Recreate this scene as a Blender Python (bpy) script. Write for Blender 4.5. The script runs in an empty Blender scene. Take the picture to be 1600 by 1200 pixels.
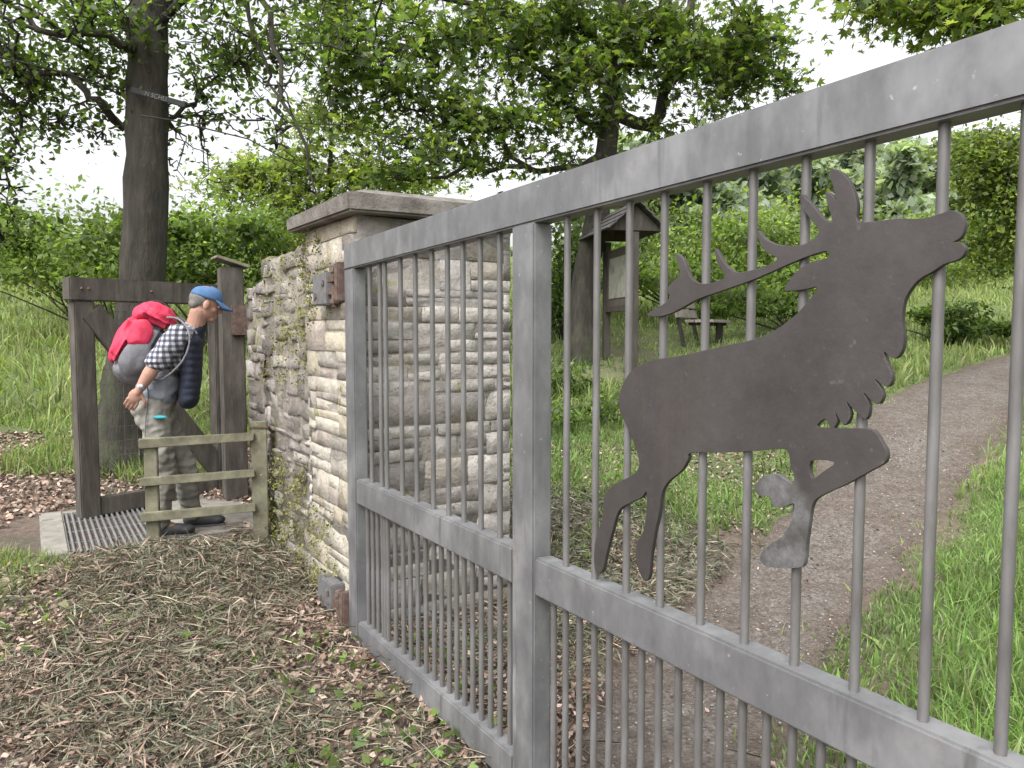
import bpy, bmesh, math, random
import numpy as np
from mathutils import Vector, Matrix, noise as mnoise
R=np.random.RandomState(7); random.seed(7)
scn=bpy.context.scene; COL=scn.collection
# ------------------------------------------------------------ helpers
PITCH=math.atan(80/1200.)
CAM=Vector((0,0,1.5))
def ray(px,py):
    f=Vector((0,math.cos(PITCH),-math.sin(PITCH))); up=Vector((0,math.sin(PITCH),math.cos(PITCH)))
    return Vector((1,0,0))*((px-800)/1200.)+up*((600-py)/1200.)+f
def at(px,py,Y):
    d=ray(px,py); return CAM+d*(Y/d.y)
GA=math.radians(32.3); U=Vector((-math.sin(GA),math.cos(GA),0)); N=Vector((math.cos(GA),math.sin(GA),0))
H=Vector((-.713,3.5,0))
GF=Matrix(((-U.x,N.x,0,H.x),(-U.y,N.y,0,H.y),(0,0,1,0),(0,0,0,1)))
def GW(s,d,z): return GF@Vector((s,d,z))
def gtrace(px,py,off):
    d=ray(px,py); t=(off-(CAM-H).dot(N))/d.dot(N); P=CAM+d*t
    return (P-H).dot(-U), P.z
def link(o): COL.objects.link(o); return o
def mk(name,V,Fs,mat,cols=None,smooth=False,center=True):
    V=np.asarray(V,dtype=np.float64).reshape(-1,3)
    me=bpy.data.meshes.new(name)
    off=V.mean(axis=0) if center else np.zeros(3)
    V=V-off
    me.vertices.add(len(V)); me.vertices.foreach_set('co',V.astype(np.float32).ravel())
    Fs=[np.asarray(f,dtype=np.int32) for f in Fs if len(f)]
    lo=np.concatenate([f.ravel() for f in Fs]); tot=np.concatenate([np.full(len(f),f.shape[1],dtype=np.int32) for f in Fs])
    st=np.concatenate([[0],np.cumsum(tot)[:-1]]).astype(np.int32)
    me.loops.add(len(lo)); me.loops.foreach_set('vertex_index',lo)
    me.polygons.add(len(tot)); me.polygons.foreach_set('loop_start',st)
    me.update(calc_edges=True); me.validate()
    if cols is not None:
        a=me.attributes.new('Col','FLOAT_COLOR','POINT')
        c=np.ones((len(V),4),dtype=np.float32); c[:,:3]=cols; a.data.foreach_set('color',c.ravel())
    if smooth: me.polygons.foreach_set('use_smooth',np.ones(len(me.polygons),dtype=bool))
    me.materials.append(mat)
    o=bpy.data.objects.new(name,me); o.location=Vector(off); return link(o)
def empty(name,loc,label,cat,group=None):
    o=bpy.data.objects.new(name,None); o.empty_display_size=.2; o.location=loc; link(o)
    return tag(o,label,cat,group)
def tag(o,label,cat,group=None):
    o['label']=label; o['category']=cat
    if group: o['group']=group
    return o
def adopt(c,p,label=None):
    c.parent=p; c.matrix_parent_inverse=Matrix.Translation(p.location).inverted() 
    if label: c['label']=label
    return c
def from_bm(name,bm,mat,smooth=False):
    bmesh.ops.recalc_face_normals(bm,faces=bm.faces)
    n=max(1,len(bm.verts)); c=sum((v.co for v in bm.verts),Vector())/n
    for v in bm.verts: v.co-=c
    me=bpy.data.meshes.new(name); bm.to_mesh(me); bm.free()
    if smooth:
        for p in me.polygons: p.use_smooth=True
    me.materials.append(mat); o=bpy.data.objects.new(name,me); o.location=c; return link(o)
def addbox(bm,fr,a,b,bev=.004,jit=0):
    vs=[bm.verts.new(fr@Vector((x,y,z))) for x in (a[0],b[0]) for y in (a[1],b[1]) for z in (a[2],b[2])]
    fs=[bm.faces.new([vs[i] for i in q]) for q in ((0,1,3,2),(4,6,7,5),(0,4,5,1),(2,3,7,6),(0,2,6,4),(1,5,7,3))]
    if jit:
        for v in vs: v.co+=Vector([random.uniform(-jit,jit) for _ in range(3)])
    if bev:
        es=set(e for f in fs for e in f.edges)
        bmesh.ops.bevel(bm,geom=list(es),offset=bev,segments=2,affect='EDGES',clamp_overlap=True)
def fbox(name,fr,a,b,mat,bev=.004,jit=0):
    bm=bmesh.new(); addbox(bm,fr,a,b,bev,jit); return from_bm(name,bm,mat)
def beamfr(p1,p2,up=Vector((0,0,1))):
    x=(p2-p1); L=x.length; x=x/L; y=up.cross(x)
    if y.length<1e-4: y=Vector((0,1,0)).cross(x)
    y.normalize(); z=x.cross(y)
    return Matrix(((x.x,y.x,z.x,p1.x),(x.y,y.y,z.y,p1.y),(x.z,y.z,z.z,p1.z),(0,0,0,1))),L
def beam(name,p1,p2,w,h,mat,bev=.005,jit=0):
    p1=Vector(p1);p2=Vector(p2); fr,L=beamfr(p1,p2); return fbox(name,fr,(0,-w/2,-h/2),(L,w/2,h/2),mat,bev,jit)
def tube(P,r,n=8,cap=True,noise=0,rs=None):
    P=np.asarray([list(p) for p in P],float); r=np.asarray(r,float)*np.ones(len(P)); m=len(P)
    T=np.gradient(P,axis=0); T/=np.linalg.norm(T,axis=1)[:,None]+1e-9
    ref=np.array([0,0,1.]) if abs(T[0][2])<.9 else np.array([1.,0,0])
    V=[]
    for i in range(m):
        a=np.cross(ref,T[i]); a/=np.linalg.norm(a)+1e-9; b=np.cross(T[i],a)
        th=np.arange(n)*2*math.pi/n
        rr=r[i]*(1+noise*((rs or R).rand(n)-.5)) if noise else r[i]*np.ones(n)
        V.append(P[i]+np.outer(np.cos(th)*rr,a)+np.outer(np.sin(th)*rr,b))
    V=np.concatenate(V); i=np.arange(m-1)[:,None]*n; j=np.arange(n)[None,:]; k=(j+1)%n
    F=np.stack([i+j,i+k,i+n+k,i+n+j],-1).reshape(-1,4)
    return V,F
def tubes_mesh(name,lst,mat,smooth=True):
    VV=[];FF=[];o=0
    for (P,r,n) in lst:
        V,F=tube(P,r,n); VV.append(V); FF.append(F+o); o+=len(V)
    return mk(name,np.concatenate(VV),[np.concatenate(FF)],mat,smooth=smooth)
# ------------------------------------------------------------ materials
def newmat(name):
    m=bpy.data.materials.new(name); m.use_nodes=True; nt=m.node_tree; b=nt.nodes['Principled BSDF']; return m,nt,b
def ramp(nt,fac,stops):
    n=nt.nodes.new('ShaderNodeValToRGB'); el=n.color_ramp.elements
    while len(el)<len(stops): el.new(.5)
    for e,(p,c) in zip(el,stops): e.position=p; e.color=(*c,1) if len(c)==3 else c
    nt.links.new(fac,n.inputs['Fac']); return n
def mixc(nt,fac,a,b,mode='MIX'):
    n=nt.nodes.new('ShaderNodeMix'); n.data_type='RGBA'; n.blend_type=mode
    for s,v in ((n.inputs[0],fac),(n.inputs[6],a),(n.inputs[7],b)):
        if isinstance(v,(int,float)): s.default_value=v
        elif isinstance(v,tuple): s.default_value=(*v,1)
        else: nt.links.new(v,s)
    return n.outputs[2]
def noise(nt,vec,scale,detail=6,rough=.6,stretch=None):
    if stretch:
        mp=nt.nodes.new('ShaderNodeMapping'); mp.inputs['Scale'].default_value=stretch; nt.links.new(vec,mp.inputs[0]); vec=mp.outputs[0]
    n=nt.nodes.new('ShaderNodeTexNoise'); n.inputs['Scale'].default_value=scale; n.inputs['Detail'].default_value=detail; n.inputs['Roughness'].default_value=rough
    nt.links.new(vec,n.inputs['Vector']); return n.outputs['Fac']
def bump(nt,b,h,strength,dist=.01,prev=None):
    n=nt.nodes.new('ShaderNodeBump'); n.inputs['Strength'].default_value=strength; n.inputs['Distance'].default_value=dist
    nt.links.new(h,n.inputs['Height'])
    if prev: nt.links.new(prev,n.inputs['Normal'])
    nt.links.new(n.outputs[0],b.inputs['Normal']); return n.outputs[0]
def M(name,cs,scale=5,rough=.8,metal=0,bs=.3,bscale=40,bd=.004,attr=False,stretch=None,lo=.3,hi=.7,spots=None):
    m,nt,b=newmat(name); tc=nt.nodes.new('ShaderNodeTexCoord').outputs['Object']
    f=noise(nt,tc,scale,8,.65,stretch)
    st=[(lo+(hi-lo)*i/(len(cs)-1),c) for i,c in enumerate(cs)]
    c=ramp(nt,f,st).outputs[0]
    if attr:
        a=nt.nodes.new('ShaderNodeAttribute'); a.attribute_name='Col'
        c=mixc(nt,1.,c,a.outputs['Color'],'MULTIPLY')
    if spots:
        for sp in spots:
            sc,lo2,hi2,colr=sp[:4]
            g=ramp(nt,noise(nt,tc,sc,5,.6,sp[4] if len(sp)>4 else None),[(lo2,(0,0,0)),(hi2,(1,1,1))]).outputs[0]
            c=mixc(nt,g,c,colr)
    nt.links.new(c,b.inputs['Base Color']); b.inputs['Roughness'].default_value=rough; b.inputs['Metallic'].default_value=metal
    if bs: bump(nt,b,noise(nt,tc,bscale,6,.7,stretch),bs,bd)
    return m
def leafmat(name,trans=.45,rough=.5):
    m,nt,b=newmat(name); a=nt.nodes.new('ShaderNodeAttribute'); a.attribute_name='Col'
    nt.links.new(a.outputs['Color'],b.inputs['Base Color']); b.inputs['Roughness'].default_value=rough
    t=nt.nodes.new('ShaderNodeBsdfTranslucent'); c=mixc(nt,1.,a.outputs['Color'],(1.5,1.6,.75),'MULTIPLY'); nt.links.new(c,t.inputs['Color'])
    mx=nt.nodes.new('ShaderNodeMixShader'); mx.inputs[0].default_value=trans
    nt.links.new(b.outputs[0],mx.inputs[1]); nt.links.new(t.outputs[0],mx.inputs[2]); nt.links.new(mx.outputs[0],nt.nodes['Material Output'].inputs[0])
    return m
galv=M('galvanised_steel',[(.095,.096,.1),(.15,.151,.156),(.225,.227,.232)],12,.5,.25,.15,60,.001,stretch=(1,1,.5),lo=.22,hi=.78,spots=[(3,.52,.72,(.25,.252,.257)),(16,.58,.72,(.11,.11,.112),(1,1,.12)),(45,.67,.75,(.33,.33,.33)),(5,.64,.78,(.14,.12,.1)),(7,.68,.78,(.33,.33,.33),(1,1,.2))])
barm=M('weathered_bar_steel',[(.088,.082,.078),(.138,.133,.13),(.2,.2,.203)],14,.5,.25,.2,80,.001,stretch=(1,1,.25))
rust=M('rusty_steel',[(.05,.035,.03),(.11,.07,.055),(.16,.13,.115)],25,.75,.2,.4,90,.002)
oldmetal=M('grey_bracket_steel',[(.09,.09,.092),(.17,.17,.175),(.13,.1,.085)],15,.6,.3,.3,90,.002)
darkwood=M('brown_weathered_wood',[(.033,.028,.024),(.068,.059,.049),(.118,.103,.088)],6,.85,0,.6,30,.005,stretch=(3,3,.6),spots=[(6,.6,.75,(.08,.08,.055))])
blackwood=M('dark_stained_wood',[(.022,.018,.015),(.04,.034,.028),(.07,.06,.05)],6,.85,0,.6,30,.005,stretch=(3,3,.6))
lichwood=M('lichen_grey_wood',[(.085,.078,.055),(.155,.148,.1),(.235,.228,.16)],9,.9,0,.6,35,.004,spots=[(14,.58,.7,(.22,.24,.14)),(7,.62,.75,(.07,.06,.045))])
bark=M('bark',[(.016,.014,.011),(.038,.033,.026),(.07,.064,.049)],5,.95,0,1,16,.035,stretch=(2,2,.5),spots=[(2.5,.56,.72,(.05,.065,.028))])
stone=M('sandstone_blocks',[(.55,.54,.53),(.9,.89,.88),(1.15,1.13,1.11)],12,.92,0,1,26,.02,attr=True,lo=.25,hi=.75,spots=[(4,.6,.74,(.23,.19,.09)),(11,.6,.72,(.42,.415,.395)),(2.3,.58,.76,(.15,.13,.118)),(22,.64,.73,(.1,.09,.08)),(5.5,.64,.71,(.18,.18,.05))])
rubble=M('rubble_stone',[(.5,.48,.46),(.9,.88,.86),(1.25,1.22,1.18)],9,.95,0,1,24,.03,attr=True,lo=.25,hi=.75,spots=[(3,.56,.68,(.16,.155,.04)),(9,.6,.7,(.36,.345,.32)),(20,.66,.73,(.07,.06,.05))])
capstone=M('weathered_coping_stone',[(.07,.06,.052),(.15,.135,.12),(.23,.212,.195)],6,.95,0,.8,30,.015,spots=[(9,.6,.7,(.1,.1,.04))])
concrete=M('concrete',[(.15,.135,.115),(.22,.205,.18),(.28,.265,.24)],7,.9,0,.4,50,.004,spots=[(4,.55,.7,(.1,.08,.06))])
leafM=leafmat('leaf',.55); grassM=leafmat('grass_blade',.38,.65)
litterM=M('dead_leaf',[(.8,.8,.8),(1.1,1.1,1.1)],20,.9,0,0,attr=True)
# ------------------------------------------------------------ terrain
def T(x,y):
    x=np.asarray(x,float); y=np.asarray(y,float)
    yy=np.clip(y-4.5,0,31); z=.116*yy**1.093+np.clip(y-35.5,0,400)*.02
    w=np.exp(-(((x+2.75)**2+(y-5.2)**2)/1.35**2)**2); z=z*(1-w)+.12*w
    return z
PL=[(-1.4,-4),(-.5,0),(.05,1.6),(.18,2.4),(.38,3.1),(.92,4.1),(1.6,5.1),(2.26,6.05),(3.3,7.8),(4.85,9.8),(6.5,11.3),(8.5,12.9),(14,16.5),(24,21)]
PR=[(1.2,-4),(.82,0),(.74,1.6),(.88,2.6),(1.17,3.1),(1.57,3.65),(2.24,4.5),(2.99,5.4),(4.55,7.3),(6.35,9.3),(7.85,10.4),(9.75,11.7),(15,15),(25,19.4)]
def resample(P,n):
    P=np.array(P,float); t=np.linspace(0,len(P)-1,n)
    out=[]
    for q in t:
        i=min(int(q),len(P)-2); f=q-i; p0=P[max(i-1,0)];p1=P[i];p2=P[i+1];p3=P[min(i+2,len(P)-1)]
        out.append(.5*((2*p1)+(-p0+p2)*f+(2*p0-5*p1+4*p2-p3)*f*f+(-p0+3*p1-3*p2+p3)*f**3))
    return np.array(out)
def sn(x,y,f,s):
    rs=np.random.RandomState(s); z=0*x
    for i in range(6):
        a=rs.rand()*6.28; k=f*(.6+rs.rand()*1.2); z=z+np.sin(k*(x*math.cos(a)+y*math.sin(a))+rs.rand()*6.28)
    return z/6
pl=resample(PL,200); pr=resample(PR,200)
pl[:,0]+=.1*sn(pl[:,0],pl[:,1],7,301)+.05*sn(pl[:,0],pl[:,1],17,302); pr[:,0]+=.11*sn(pr[:,0],pr[:,1],6,303)+.05*sn(pr[:,0],pr[:,1],16,304)
def pip(x,y,poly):
    ins=np.zeros(len(x),bool); n=len(poly); j=n-1
    for i in range(n):
        xi,yi=poly[i]; xj,yj=poly[j]
        c=((yi>y)!=(yj>y))&(x<(xj-xi)*(y-yi)/(yj-yi+1e-12)+xi); ins^=c; j=i
    return ins
pathpoly=np.concatenate([pl,pr[::-1]])
def onpath(x,y): return pip(x,y,pathpoly)
def axis(lo,d0,d1,step,hi):
    a=list(np.arange(d0,d1,step)); s=step; v=d0
    left=[]
    while v>lo: s*=1.18; v-=s; left.append(v)
    s=step; v=a[-1]; right=[]
    while v<hi: s*=1.18; v+=s; right.append(v)
    return np.array(left[::-1]+a+right)
gx=axis(-260,-6,9,.11,260); gy=axis(-60,.5,13,.11,420)
X,Y=np.meshgrid(gx,gy); xf=X.ravel(); yf=Y.ravel()
zf=T(xf,yf)
def pathdist(x,y):
    pts=np.concatenate([pl,pr,(pl+pr)/2,(pl*.75+pr*.25),(pl*.25+pr*.75)]); d=np.full(len(x),9.)
    for p in pts: d=np.minimum(d,np.hypot(x-p[0],y-p[1]))
    return d
near=(abs(xf)<30)&(yf>-6)&(yf<40)
pd=np.full(len(xf),9.); pd[near]=pathdist(xf[near],yf[near]); pd[onpath(xf,yf)]=0
gm=np.clip((pd-.2)/.5,0,1)*np.clip(1-np.exp(-(((xf+2.75)**2+(yf-5.2)**2)/1.1**2)**2),0,1)
zf=zf+gm*(.035*sn(xf,yf,3,1)+.02*sn(xf,yf,9,2)+.012*sn(xf,yf,22,5))+gm*.1*sn(xf,yf,.8,3)*np.clip((yf-6)/6,0,1)-.014*(pd<=.0)
MO=lambda x,y: .10*np.exp(-((x+1.9)**2/1.6+(y-3.7)**2/.7))
zf=zf+MO(xf,yf)
def TG(x,y):
    return T(x,y)+MO(x,y)+.012*sn(x,y,3,1)
def littermask(x,y):
    m=((y<5.6+.4*sn(x,y,2,8))&(x<.6)).astype(float)
    m=np.maximum(m,((y<6.9+.7*sn(x,y,1.5,9))&(x<.9+.3*sn(x,y,2,4))&(x>-1.2)).astype(float)*.75)
    m=np.maximum(m,((y<7.5+.5*sn(x,y,1.5,9))&(x<=-1.2)).astype(float)*.95)
    m=np.maximum(m,np.exp(-((x-2.)**2/4+(y-12)**2/6))*.5)
    m=np.maximum(m,((x<1.8)&(x>.3)&(y<5.6)).astype(float))
    dR=x-np.interp(y,pr[:,1],pr[:,0]); m=np.maximum(m,((dR>-.1)&(dR<.2+.14*sn(x,y,4,71))&(y<13)).astype(float)*.9)
    return m
lm=littermask(xf,yf)
ny,nx=X.shape; ii=np.arange(ny-1)[:,None]*nx+np.arange(nx-1)[None,:]
F=np.stack([ii,ii+1,ii+nx+1,ii+nx],-1).reshape(-1,4)
gmat,nt,b=newmat('ground_soil_grass'); tc=nt.nodes.new('ShaderNodeTexCoord').outputs['Object']
a=nt.nodes.new('ShaderNodeAttribute'); a.attribute_name='Col'
c1=ramp(nt,noise(nt,tc,18,10,.8),[(.3,(.055,.038,.029)),(.45,(.12,.084,.066)),(.56,(.19,.142,.114)),(.7,(.28,.225,.19))]).outputs[0]
c1b=ramp(nt,noise(nt,tc,30,8,.75),[(.3,(.045,.04,.028)),(.55,(.115,.103,.072)),(.75,(.2,.18,.14))]).outputs[0]
lit=mixc(nt,ramp(nt,noise(nt,tc,1.3,5,.6),[(.5,(0,0,0)),(.65,(1,1,1))]).outputs[0],c1,c1b)
gr=ramp(nt,noise(nt,tc,2.2,8,.75),[(.3,(.055,.075,.024)),(.5,(.1,.135,.04)),(.7,(.16,.19,.065))]).outputs[0]
nt.links.new(mixc(nt,a.outputs['Color'],gr,lit),b.inputs['Base Color']); b.inputs['Roughness'].default_value=.95
bump(nt,b,noise(nt,tc,35,9,.8),.9,.03)
g=mk('ground',np.stack([xf,yf,zf],-1),[F],gmat,cols=np.stack([lm]*3,-1),smooth=True,center=False); g['kind']='structure'
def strip(name,L,Rr,mat,nw=10):
    n=len(L); t=np.linspace(0,1,nw); P=L[:,None,:]*(1-t)[None,:,None]+Rr[:,None,:]*t[None,:,None]
    x=P[...,0].ravel(); y=P[...,1].ravel(); tt=np.abs(np.tile(t,n)*2-1)
    z=T(x,y)+MO(x,y)+.012+.005*sn(x,y,12,3)-.04*(tt>.99)
    cc=np.clip((tt-.55)/.35,0,1)+.3*sn(x,y,5,17)*(tt>.4)
    ii=np.arange(n-1)[:,None]*nw+np.arange(nw-1)[None,:]
    F=np.stack([ii,ii+1,ii+nw+1,ii+nw],-1).reshape(-1,4)
    o=mk(name,np.stack([x,y,z],-1),[F],mat,cols=np.stack([np.clip(cc,0,1)]*3,-1),smooth=True,center=False); o['kind']='structure'; return o
pm,nt,b=newmat('gravel'); tc=nt.nodes.new('ShaderNodeTexCoord').outputs['Object']
a=nt.nodes.new('ShaderNodeAttribute'); a.attribute_name='Col'
vo=nt.nodes.new('ShaderNodeTexVoronoi'); vo.inputs['Scale'].default_value=62; nt.links.new(tc,vo.inputs['Vector'])
stc=ramp(nt,vo.outputs['Color'],[(.1,(.085,.075,.067)),(.5,(.145,.13,.118)),(.85,(.225,.206,.19))]).outputs[0]
soil=ramp(nt,noise(nt,tc,12,9,.75),[(.3,(.055,.041,.032)),(.55,(.115,.09,.074)),(.75,(.165,.138,.118))]).outputs[0]
fac=ramp(nt,noise(nt,tc,1.5,9,.8),[(.38,(.2,.2,.2)),(.6,(.85,.85,.85))]).outputs[0]
edgef=mixc(nt,a.outputs['Color'],fac,(.2,.2,.2))
nt.links.new(mixc(nt,edgef,soil,stc),b.inputs['Base Color']); b.inputs['Roughness'].default_value=1.0; b.inputs['Specular IOR Level'].default_value=.12
bump(nt,b,vo.outputs['Distance'],.6,.015,bump(nt,b,noise(nt,tc,20,8,.7),.6,.02))
strip('path',pl,pr,pm,24)
# ------------------------------------------------------------ foliage builders
def palette(n,pal,rs,var=.25):
    pal=np.array(pal); a=pal[rs.randint(len(pal),size=n)]; b=pal[rs.randint(len(pal),size=n)]; t=rs.rand(n,1)
    return (a*t+b*(1-t))*(1+var*(rs.rand(n,1)*2-1))
def unit(v): return v/(np.linalg.norm(v,axis=1)[:,None]+1e-9)
def leafverts(P,D,S,L,W,fold=.15):
    Nn=np.cross(D,S); L=L[:,None]; W=W[:,None]
    v0=P; v1=P+D*L*.5+S*W*.5+Nn*W*fold; v2=P+D*L-np.array([0,0,1])*L*.08; v3=P+D*L*.5-S*W*.5+Nn*W*fold
    return np.stack([v0,v1,v2,v3],1).reshape(-1,3)
def leaves_obj(name,P,pal,rs,size=.1,palm=1,flat=.5,mat=None,var=.25,aspect=.5,shade=None):
    n=len(P); az=rs.rand(n)*6.283; el=-.25+flat*rs.randn(n)
    D=np.stack([np.cos(az)*np.cos(el),np.sin(az)*np.cos(el),np.sin(el)],-1)
    S=unit(np.cross(D,np.array([0,0,1.])+.6*rs.randn(n,3)))
    col=palette(n,pal,rs,var)
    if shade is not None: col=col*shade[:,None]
    L=size*(.65+.7*rs.rand(n))
    if palm>1:
        PP=[];DD=[];SS=[];LL=[];CC=[]
        for k in range(palm):
            a=(k/(palm-1)-.5)*2.6; DD.append(D*math.cos(a)+S*math.sin(a)); SS.append(-D*math.sin(a)+S*math.cos(a)); PP.append(P); LL.append(L*(1-.25*abs(a)/1.3)); CC.append(col)
        P=np.concatenate(PP);D=np.concatenate(DD);S=np.concatenate(SS);L=np.concatenate(LL);col=np.concatenate(CC)
    V=leafverts(P,D,S,L,L*aspect); m=len(P); i=np.arange(m)[:,None]*4
    F=np.concatenate([i+np.array([[0,1,2]]),i+np.array([[0,2,3]])])
    return mk(name,V,[F],mat or leafM,cols=np.repeat(col,4,axis=0))
def grass_obj(name,x,y,z,h,w,pal,rs,lean=.5,mat=None,var=.25):
    n=len(x); P=np.stack([x,y,z-.01],-1); az=rs.rand(n)*6.283; b=lean*np.abs(rs.randn(n))
    D=np.stack([np.cos(az)*b,np.sin(az)*b,np.ones(n)],-1); D=unit(D); a2=rs.rand(n)*6.283; S=np.stack([np.cos(a2),np.sin(a2),0*a2],-1)
    h=h[:,None]; w=w[:,None]; bd=np.stack([np.cos(az)*b,np.sin(az)*b,-.3*b],-1)
    v=[P-S*w/2,P+S*w/2,P+D*h*.55-S*w*.4,P+D*h*.55+S*w*.4,P+D*h+bd*h*.35]
    V=np.stack(v,1).reshape(-1,3); i=np.arange(n)[:,None]*5
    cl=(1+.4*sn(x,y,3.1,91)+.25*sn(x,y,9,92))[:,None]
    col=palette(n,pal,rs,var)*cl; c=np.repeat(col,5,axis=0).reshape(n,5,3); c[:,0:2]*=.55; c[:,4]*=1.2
    return mk(name,V,[i+np.array([[0,1,3,2]]),i+np.array([[2,3,4]])],mat or grassM,cols=c.reshape(-1,3))
def curve_pts(P,n,wob,rs):
    Q=resample(np.array([list(p) for p in P]),n); w=rs.randn(n,3)*wob; w[0]=0
    return Q+w
def tree(name,label,trunk,limbs,blobs,pal,size=.1,palm=1,seed=1,spread=.33,twr=.012,cat='tree',aspect=.5,maxd=2.6,wob=.05,dens=1.):
    rs=np.random.RandomState(seed); base=Vector(trunk[0][:3]); e=empty(name,base,label,cat)
    tp=np.array([t[:3] for t in trunk],float); tr=np.array([t[3] for t in trunk],float)
    n=34; Q=resample(tp,n); rr=resample(np.stack([tr]*3,-1),n)[:,0]; Q[1:-1,:2]+=rs.randn(n-2,2)*rr[1:-1,None]*wob
    V,F=tube(Q,rr,18,noise=.12,rs=rs); VV=[V];FF=[F];o=len(V)
    pool=list(Q[n//2:])
    for lb in limbs:
        pts,r0,r1=lb; m=14; L=curve_pts(pts,m,.035,rs); V,F=tube(L,np.linspace(r0,r1,m),8); VV.append(V);FF.append(F+o);o+=len(V); pool+=list(L[3:])
        for k in range(6):
            i=rs.randint(4,m); d=rs.randn(3)*.5; d[2]=abs(d[2])*.3-.1; q=L[i]+d*(.8+rs.rand()); S=curve_pts([L[i],(L[i]+q)/2+[0,0,.08],q],6,.02,rs)
            V,F=tube(S,np.linspace(r1*.9,.006,6),5); VV.append(V);FF.append(F+o);o+=len(V); pool+=list(S[2:])
    pool=np.array(pool); P=[];SH=[]
    for (c,r,nt_,lp) in blobs:
        c=np.array(list(c)); r=np.array(r,float)*np.ones(3); nt_=int(nt_*dens)
        for k in range(nt_):
            d=rs.randn(3); d/=np.linalg.norm(d); q=c+d*r*(rs.rand()**.4)
            dd=np.linalg.norm(pool-q,axis=1); j=dd.argmin()
            if dd[j]<maxd:
                A=pool[j]; mid=(A+q)/2+np.array([0,0,.12*dd[j]])+rs.randn(3)*.08*dd[j]; S=curve_pts([A,mid,q],7,.025,rs)
                V,F=tube(S,np.linspace(twr,.004,7),4); VV.append(V);FF.append(F+o);o+=len(V)
                tdir=(q-mid); tdir/=np.linalg.norm(tdir)+1e-9
            else: tdir=d
            t=rs.rand(lp,1)
            P.append(q-tdir*t*spread*1.6+rs.randn(lp,3)*spread*np.array([.6,.6,.36])*(1.1-t*.5)); SH.append(np.full(lp,.5+.8*rs.rand()))
    tk=mk('trunk',np.concatenate(VV),[np.concatenate(FF)],bark,smooth=True); adopt(tk,e)
    P=np.concatenate(P)
    cr=leaves_obj('crown',P,pal,rs,size,palm,aspect=aspect,shade=np.concatenate(SH)); adopt(cr,e)
    return e
def shrub(name,label,c,r,n,pal,size,seed,lumps=9,cat='bush',palm=1,aspect=.55):
    rs=np.random.RandomState(seed); c=np.array(list(c)); r=np.array(r,float)
    lc=c+rs.randn(lumps,3)*r*np.array([.65,.6,.5]); lc[:,2]=np.maximum(lc[:,2],c[2]-r[2]*.5)
    k=rs.randint(lumps,size=n); d=rs.randn(n,3); d/=np.linalg.norm(d,axis=1)[:,None]; rad=(.22+.45*rs.rand(lumps))
    P=lc[k]+d*r*rad[k][:,None]*(.3+1.25*rs.rand(n,1)); gz=T(P[:,0],P[:,1]); ok=P[:,2]>gz+.02; P=P[ok]
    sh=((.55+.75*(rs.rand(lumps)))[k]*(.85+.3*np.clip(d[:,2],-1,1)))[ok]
    e=empty(name,Vector((c[0],c[1],float(T(c[0],c[1])))),label,cat)
    L=[]; b=np.array([c[0],c[1],float(T(c[0],c[1]))-.05])
    for q in lc: 
        L.append((curve_pts([b,(b+q)/2+rs.randn(3)*.05,q],6,.01,rs),np.linspace(.022,.006,6),5))
    st=tubes_mesh('stem',L,bark); adopt(st,e)
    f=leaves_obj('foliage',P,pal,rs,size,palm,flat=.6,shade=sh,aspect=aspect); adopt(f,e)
    return e
DK=[(.045,.075,.02),(.07,.115,.028),(.095,.15,.04),(.045,.065,.02)]
MD=[(.095,.15,.032),(.14,.21,.05),(.185,.26,.066),(.08,.122,.03)]
LT=[(.175,.255,.068),(.22,.305,.09),(.14,.21,.056),(.27,.345,.135)]
YG=[(.2,.25,.055),(.27,.32,.08),(.16,.21,.045),(.31,.34,.11)]
HZ=[(.28,.33,.26),(.32,.37,.3),(.23,.29,.22),(.34,.38,.32)]  # distant leaf greens paled and greyed: aerial haze put into the colour
J=lambda px,py,Y: tuple(at(px,py,Y))
tb=at(190,745,7.0); tz=float(T(tb.x,tb.y))
tr=[(tb.x,7.0,tz-.1,.36),(tb.x+.05,7.0,tz+.35,.25),(tb.x+.12,7.0,1.2,.21),J(224,430,7.0)+(.195,),J(229,250,7.05)+(.18,),J(231,80,7.1)+(.17,),(at(233,-80,7.1).x,7.15,5.0,.16),(-3.25,7.2,7.0,.12)]
limbs=[([J(232,215,7.1),J(190,190,7),J(150,165,6.9),J(90,120,6.9),J(20,120,7)],.05,.02),
 ([J(235,100,7.1),J(180,70,6.8),J(110,60,6.6),J(30,20,6.4)],.05,.02),
 ([J(236,40,7.1),J(300,-10,6.9),J(380,-30,6.7),J(430,40,6.5),J(440,140,6.4),J(470,220,6.4),J(505,305,6.4)],.04,.006),
 ([J(380,-30,6.7),J(410,90,6.6),J(432,170,6.6),J(425,230,6.6)],.02,.005),
 ([J(236,20,7.1),J(340,-60,7.3),J(480,-70,7.5),J(600,-40,7.6)],.06,.02),
 ([J(60,120,7),J(30,180,7.1),J(12,260,7.2),J(5,360,7.2)],.02,.006),
 ([J(232,215,7.1),J(290,160,7.6),J(330,150,8)],.03,.01)]
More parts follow.
